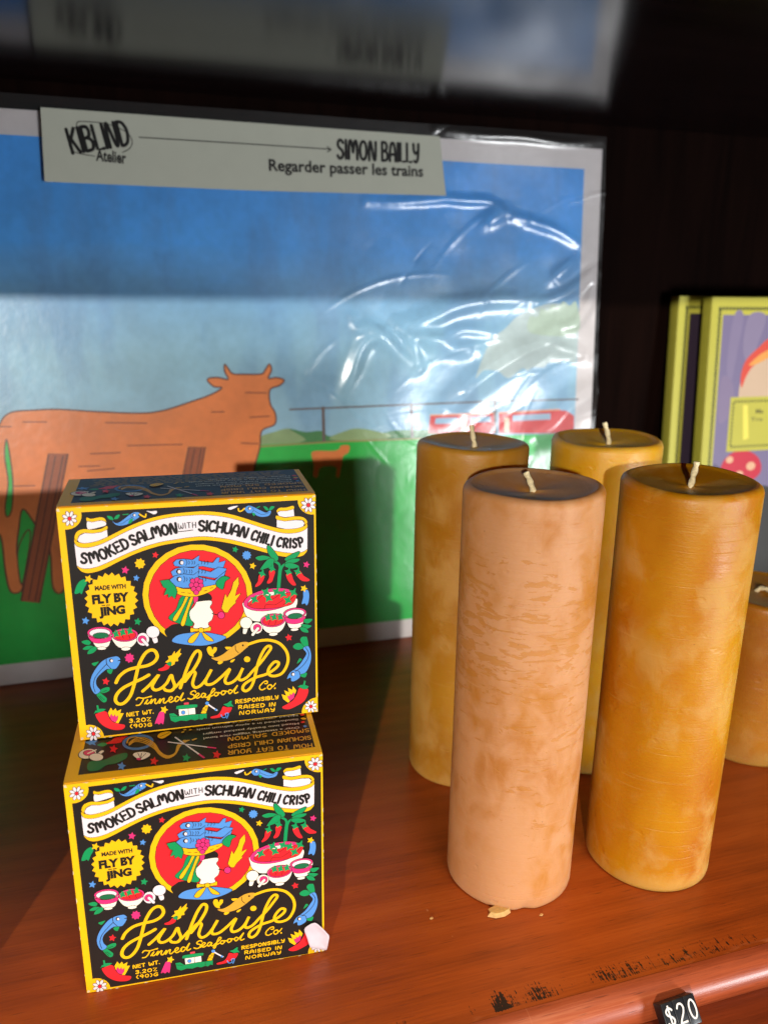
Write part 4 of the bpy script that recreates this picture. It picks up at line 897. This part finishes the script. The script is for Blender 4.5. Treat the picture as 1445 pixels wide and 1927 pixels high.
def fold_relief(HH):
    for crop, pts, tilt, wd in FOLDS:
        c = curve_px(crop, pts); A = c[:-1]; D = c[1:] - A
        best = np.full(XX.shape, 1e9); sgn = np.zeros(XX.shape); end = np.ones(XX.shape); n = len(A)
        for i in range(n):
            L2 = (D[i] @ D[i]) + 1e-12
            tt = np.clip(((XX - A[i, 0]) * D[i, 0] + (VV - A[i, 1]) * D[i, 1]) / L2, 0, 1)
            dx = XX - A[i, 0] - tt * D[i, 0]; dv = VV - A[i, 1] - tt * D[i, 1]; d = np.hypot(dx, dv)
            mk = d < best; best = np.where(mk, d, best)
            cr = D[i, 0] * dv - D[i, 1] * dx; sgn = np.where(mk, np.sign(cr), sgn)
            along = (i + tt) / n; end = np.where(mk, np.sin(np.pi * np.clip(along, .06, .94)) ** .6, end)
        wd = wd * .95; prof = np.exp(-(best / wd) ** 2) * wd * tilt * 1.15
        HH = HH + prof * end
    return HH
HH = fold_relief(HH)
for k in range(34):          # fine straight creases over the whole film, densest at the right
    cx = PW * (1 - abs(rng.normal(0, .24))); cv = rng.uniform(.13, .41); an = rng.choice([.5, .7, 2.4, 1.2, .2]) + rng.normal(0, .3); L = rng.uniform(.012, .05); wd = rng.uniform(.0009, .0022)
    u_ = (XX - cx) * math.cos(an) + (VV - cv) * math.sin(an); w_ = -(XX - cx) * math.sin(an) + (VV - cv) * math.cos(an) + .15 * u_ ** 2 / L
    HH += rng.choice([-1, 1]) * wd * rng.uniform(.12, .34) * np.exp(-(w_ / wd) ** 2) * np.exp(-(u_ / L) ** 4)
HH = np.maximum(HH, 0.0007)
ny, nx = XX.shape
V = np.stack([PO[0] + XX, PO[1] + PU[1] * VV - PN[1] * HH, PO[2] + PU[2] * VV - PN[2] * HH], -1).reshape(-1, 3)
Fq = [(j * nx + i, j * nx + i + 1, (j + 1) * nx + i + 1, (j + 1) * nx + i) for j in range(ny - 1) for i in range(nx - 1)]
t = NT('clear_film')
tr = t.n('ShaderNodeBsdfTransparent'); tr.inputs[0].default_value = (0.97, 0.98, 0.98, 1)
gl = t.n('ShaderNodeBsdfGlossy', Roughness=0.24); gl.inputs[0].default_value = (1, 1, 1, 1)
df = t.n('ShaderNodeBsdfPrincipled'); df.inputs['Base Color'].default_value = (0.6, 0.6, 0.6, 1); df.inputs['Metallic'].default_value = 1.0; df.inputs['Roughness'].default_value = 0.3
t.set(df, 'Thin Film Thickness', t.math('ADD', 260.0, t.math('MULTIPLY', t.noise(t.coord((26,) * 3), 1.0, 2), 620.0))); df.inputs['Thin Film IOR'].default_value = 1.5
fr = t.n('ShaderNodeFresnel', IOR=1.5)
nb = t.noise(t.coord((140,) * 3), 1.0, 3)
bp = t.n('ShaderNodeBump', Height=nb, Strength=0.10, Distance=0.002)
for nd in (gl, df): t.t.links.new(bp.outputs[0], nd.inputs['Normal'])
m1 = t.n('ShaderNodeMixShader'); m1.inputs[0].default_value = 0.6
t.t.links.new(gl.outputs[0], m1.inputs[1]); t.t.links.new(df.outputs[0], m1.inputs[2])
m2 = t.n('ShaderNodeMixShader'); t.set(m2, 'i0', t.math('MINIMUM', t.math('ADD', t.math('MULTIPLY', fr.outputs[0], 1.2), 0.03), 0.32)); t.t.links.new(tr.outputs[0], m2.inputs[1]); t.t.links.new(m1.outputs[0], m2.inputs[2])
haze_d = t.n('ShaderNodeBsdfDiffuse'); haze_d.inputs[0].default_value = (0.85, 0.87, 0.87, 1)
m3 = t.n('ShaderNodeMixShader'); m3.inputs[0].default_value = 0.018; t.t.links.new(m2.outputs[0], m3.inputs[1]); t.t.links.new(haze_d.outputs[0], m3.inputs[2])
t.t.links.new(m3.outputs[0], t.out.inputs['Surface'])
film = mesh('plastic_sleeve', V, Fq, t.m, None, True); adopt(film, poster)

# ------------------------------------------------------------------ candles
CH, CRD = 0.212, 0.0324
def candle(label, loc, mat, seed, wick, h=CH, r=CRD, group='tall beeswax pillar candles', chip=None, dish=0.0032):
    c = thing('pillar_candle', label, 'candle', loc, 0, group)
    prof = [(0.0, 0.0), (r * .5, 0.0), (r - .0022, 0.0), (r - .0010, .0004), (r - .0003, .0013), (r, .0028)]
    for i in range(1, 40): prof.append((r, .0028 + (h - .0062) * i / 39))
    prof += [(r - .0003, h - .0022), (r - .0009, h - .0012), (r - .0020, h - .0004), (r - .0032, h), (r - .0044, h - .0003), (r - .0052, h - .0009)]
    for i in range(1, 13):
        q = 1 - i / 13; prof.append(((r - .0052) * q, h - .0009 - dish * (1 - q ** 1.5)))
    n = 128; V = []; Fc = []; rnd = random.Random(seed); ph = [rnd.uniform(0, 6.3) for _ in range(6)]
    for j, (pr, pz) in enumerate(prof):
        for i in range(n):
            an = 2 * math.pi * i / n
            k = 1 + .0045 * math.sin(2 * an + ph[0] + pz * 9) + .003 * math.sin(3 * an + ph[1] - pz * 25) + .0016 * math.sin(5 * an + ph[2] + pz * 60)
            zz = pz + (.0006 * math.sin(an + ph[3]) + .0004 * math.sin(3 * an + ph[4])) * (1 if pz > h * .9 else 0)
            if pz < .0001 and pr > r * .6: zz += 0
            if pz < .02 and chip is not None:
                dd = abs((an - chip + math.pi) % (2 * math.pi) - math.pi)
                if dd < .16 and pz < .0042 and pr > r * .7: k *= 1 - .05 * (1 - dd / .16)
            V.append((pr * k * math.cos(an), pr * k * math.sin(an), zz))
    for j in range(len(prof) - 1):
        for i in range(n):
            if j == 0: 
                if i == 0: pass
            Fc.append((j * n + i, j * n + (i + 1) % n, (j + 1) * n + (i + 1) % n, (j + 1) * n + i))
    V.append((0, 0, h - .0009 - dish)); L = (len(prof) - 1) * n
    for i in range(n): Fc.append((L + i, L + (i + 1) % n, len(V) - 1))
    o = mesh('wax_body', V, Fc, mat, c, True)
    # twisted cotton wick
    P = crom([(x, y, h - dish - .0045 + z) for x, y, z in wick], False, 8); n2 = 10; V = []; Fc = []
    for j, p in enumerate(P):
        tg = Vector(P[min(j + 1, len(P) - 1)] - P[max(j - 1, 0)]).normalized(); s_ = tg.cross(Vector((0.3, 1, 0.1))).normalized(); u_ = tg.cross(s_)
        for i in range(n2):
            an = 2 * math.pi * i / n2; rr = .0014 * (1 + .16 * math.sin(2 * an + j * .9) + .07 * rnd.uniform(-1, 1)) * (1.12 if j < 4 else (.9 if j > len(P) - 3 else 1))
            q = Vector(p) + s_ * rr * math.cos(an) + u_ * rr * math.sin(an); V.append(tuple(q))
    for j in range(len(P) - 1):
        for i in range(n2): Fc.append((j * n2 + i, j * n2 + (i + 1) % n2, (j + 1) * n2 + (i + 1) % n2, (j + 1) * n2 + i))
    Fc.append(tuple((len(P) - 1) * n2 + i for i in range(n2)))
    mesh('wick', V, Fc, M_WICK, c, True)
    return c
W_FRONT = wax('wax_heavy_bloom', lin((190, 122, 36)), lin((206, 150, 104)), lin((180, 110, 32)), 1, 0.92, 0.6, 0.45, (0.30, 0.56))
W_RIGHT = wax('wax_amber', lin((198, 137, 10)), lin((202, 156, 80)), lin((180, 106, 4)), 2, 0.6, 0, 0.6, (0.46, 0.64))
W_BACKL = wax('wax_honey', lin((190, 136, 36)), lin((194, 148, 76)), lin((168, 110, 22)), 5, 0.7, 0, 0.6, (0.42, 0.64))
W_BACKR = wax('wax_gold', lin((220, 164, 26)), lin((208, 168, 88)), lin((208, 144, 18)), 9, 0.6, 0, 0.6, (0.46, 0.66))
W_SHORT = wax('wax_shaded', lin((168, 108, 18)), lin((172, 130, 60)), lin((146, 82, 10)), 12, 0.35, 0, 0.5, (0.46, 0.68))  # wax colour darkened to stand for the right candle's shadow
candle('front left pillar candle in pale orange wax, covered in chalky bloom and flaked patches', (0.17207, 0.32178, 0), W_FRONT, 1, [(-.0002, 0, -.004), (0, 0, .003), (-.0014, .001, .008), (-.0036, .002, .0125)], chip=-1.75)
candle('smooth deep amber pillar candle in front on the right, beside the chalky one', (0.2506, 0.312, 0), W_RIGHT, 2, [(-.0004, 0, -.004), (0, 0, .004), (.001, 0, .010), (.0018, 0, .0155)])
candle('honey coloured pillar candle standing behind the chalky candle, nearest the green field', (0.1843, 0.42176, 0), W_BACKL, 3, [(.001, 0, -.004), (.0012, 0, .004), (0, 0, .010), (-.001, .001, .0165)])
candle('golden pillar candle at the back, between the poster edge and the deep amber candle', (0.2677, 0.413, 0), W_BACKR, 4, [(.0015, 0, -.004), (.0015, 0, .004), (0, 0, .010), (-.0022, .001, .0165)])
candle('short candle, wax toned dark for shade, cut off by the right edge, its wick bent over', (0.383, 0.391, 0), W_SHORT, 5, [(-.003, .006, -.004), (-.003, .0065, .002), (-.001, .004, .0065), (.001, -.001, .007), (.0025, -.006, .0045)], h=0.111, r=0.035, group=None)

# broken wax flake and crumbs in front of the chalky candle
def flake(name, label, c, s, seed, flat=.25):
    rnd = random.Random(seed); V = []; n = 9
    for z, k in ((0, 1), (s * flat, .82)):
        for i in range(n):
            an = 2 * math.pi * i / n; r = s * k * rnd.uniform(.65, 1.1); V.append((r * 1.25 * math.cos(an), r * .75 * math.sin(an), z + rnd.uniform(0, .2) * s * flat))
    Fc = [tuple(range(n))[::-1], tuple(range(n, 2 * n))] + [(i, (i + 1) % n, n + (i + 1) % n, n + i) for i in range(n)]
    o = mesh(name, V, Fc, M_FLAKE, None); o.location = c; o['label'] = label; o['category'] = 'wax crumb'
    return o
M_FLAKE = plain('broken_wax', lin((232, 176, 104)), .6, .12, 700, Subsurface__Weight=.2)
flake('wax_flake', 'pale flake of wax broken off at the foot of the chalky candle', (0.1540, 0.2935, 0.0002), .0056, 3, .32)
flake('wax_crumb', 'tiny wax crumb lying right of the broken flake', (0.1730, 0.2855, 0.0002), .0009, 5, .7)
flake('wax_crumb', 'tiny wax crumb on the open shelf left of the chalky candle', (0.1200, 0.2985, 0.0002), .0009, 8, .7)

# ------------------------------------------------------------------ two picture books with yellow borders
LILAC, BY = lin((122, 112, 146)), lin((190, 184, 70))
def book(label, x, y, w_, h_, lean, field, full):
    b = thing('picture_book', label, 'book', (x, y, 0.0), -0.02, 'yellow bordered picture books')
    b.rotation_euler = (-lean, 0, -0.02)
    bx = box('cover', (0, 0, 0), (w_, 0.012, h_), plain('cover_board', BY, .5, .05), b, 0.0006)
    a = Art(np.eye(3), {'M': (0, 0, 1)}, lambda u, v, z: (u, -0.0004 - z, h_ - v)); a.unit = 1.0; a.at('M', 0)
    R = lambda x0, y0, x1, y1, c: a.fill([(x0, y0), (x1, y0), (x1, y1), (x0, y1)], c, False)
    R(.0004, .0004, w_ - .0004, h_ - .0004, BY)
    R(.0125, .0155, w_ - .0125, h_ - .0155, field)
    lv = a.lv; GR = lin((70, 76, 34)); k = 0
    while .009 + k * .0036 < w_ - .008:
        xx = .009 + k * .0036; a.lv = lv + 1 + k % 2; a.star((xx, .0100), 0.0023, GR, 4, .5, 20 + 45 * (k % 2)); k += 1
    k = 0
    while .012 + k * .0032 < h_ - .01:
        yy = .012 + k * .0032; a.lv = lv + 1 + k % 2; a.star((.0090, yy), 0.0023, GR, 4, .5, 20 + 45 * (k % 2)); k += 1
    if full:
        a.lv = lv + 4
        for P, c in (([(.024, .016), (.034, .016), (.030, .050), (.026, .075), (.020, .060)], lin((132, 121, 152))), ([(.040, .016), (.058, .016), (.052, .040), (.044, .058), (.036, .045)], lin((136, 125, 154))),
                     ([(.016, .070), (.028, .076), (.030, .100), (.018, .112), (.014, .100)], lin((132, 118, 148))), ([(.0135, .185), (.04, .175), (.09, .182), (.09, h_ - .02), (.0135, h_ - .02)], lin((52, 52, 50))),
                     ([(.0135, .150), (.03, .160), (.05, .172), (.03, .186), (.0135, .182)], lin((96, 88, 112)))): a.fill(P, c, True)
        # red capped mushroom, cream stem
        a.fill([(.040, .100), (.037, .068), (.044, .056), (.060, .046), (.085, .040), (.085, .100)], lin((206, 178, 150)), True)
        a.fill([(.036, .070), (.040, .056), (.052, .045), (.068, .034), (.10, .030), (.10, .050), (.070, .052), (.050, .060), (.042, .070), (.038, .080)], lin((214, 78, 62)), True)
        a.fill([(.044, .060), (.056, .050), (.072, .044), (.072, .049), (.055, .058)], lin((230, 160, 80)), True)
        a.fill([(.022, .156), (.026, .145), (.038, .138), (.052, .139), (.064, .147), (.066, .160), (.05, .170), (.03, .168)], lin((196, 40, 62)), True)
        for q, r in (((.031, .146), .004), ((.055, .153), .005), ((.043, .160), .004)): a.ell(q, r, r * .8, lin((224, 176, 140)))
        a.fill([(.027, .0885), (w_ - .027, .0885), (w_ - .027, .1385), (.0265, .1385)], BY, False)
        lv = a.lv
        for k in range(28):
            a.lv = lv + 1 + k % 2; a.star((.0325 + k * .0036, .0925), .0017, GR, 4, .5, 20); a.star((.0322 + k * .0036, .1340), .0017, GR, 4, .5, 20)
        for k in range(12): a.lv = lv + 1 + k % 2; a.star((.0305, .0945 + k * .0034), .0017, GR, 4, .5, 20)
        a.lv = lv + 4; a.fill([(.041, .096), (.046, .096), (.050, .127), (.044, .128)], lin((236, 222, 92)), False)
        a.type('Ma', (.0555, .1040), (.064, .1040), .0042, lin((96, 92, 44)), .02); a.type('Tra', (.0505, .1110), (.064, .1110), .0036, lin((120, 116, 56)), .02)
    a.build('cover_print', M_BOOK, b)
    return b
book('yellow bordered book half hidden behind the mushroom book, its cover strip toned dark for shade', 0.4715, 0.6130, 0.20, 0.2915, 0.075, lin((52, 40, 56)), False)  # cover field colour darkened to stand for shade
book('lilac mushroom book with yellow beaded border, in front of the other book', 0.4885, 0.5870, 0.20, 0.2915, 0.085, LILAC, True)

# ------------------------------------------------------------------ price tiles on the ledge
LEANT = 0.72
_d = ray(1243, 1890); _p = np.array([0, 0, CAM_H]) + _d * (0.2262 / _d[1])
TAGP = (_p[0], _p[1] - 0.0115 * math.sin(LEANT), _p[2] - 0.0115 * math.cos(LEANT))
tag = thing('price_tag', 'black price tile set reading $20 in white, below the shelf edge', 'price tag', TAGP, 0.10)
tag.rotation_euler = (-LEANT, 0.0, 0.06)
for i, ch in enumerate('$20'):
    tl = box('tile', (i * .0060, 0, 0), (i * .0060 + .0059, .006, .0115), M_TILE, tag, .0004)
    a = Art(np.eye(3), {'M': (0, 0, 1)}, lambda u, v, z: (u, -0.0003 - z, -v)); a.unit = 1.0; a.at('M', 0)
    a.letters(ch, (i * .0060 + .0013, -.0024), (i * .0060 + .0046, -.0024), .0072, .0008, lin((236, 230, 222)), 0)
    a.build('numeral', M_CARD, tl)

# unseen box added to cast the long shadow over the left of the shelf
blk = box('unseen_shadow_box', (-0.235, 0.262, 0.0), (-0.109, 0.310, 0.214), M_EDGE, None, .001)
blk['label'] = 'plain yellow box added out of view as a shadow caster, left of the stacked cartons'; blk['category'] = 'box'
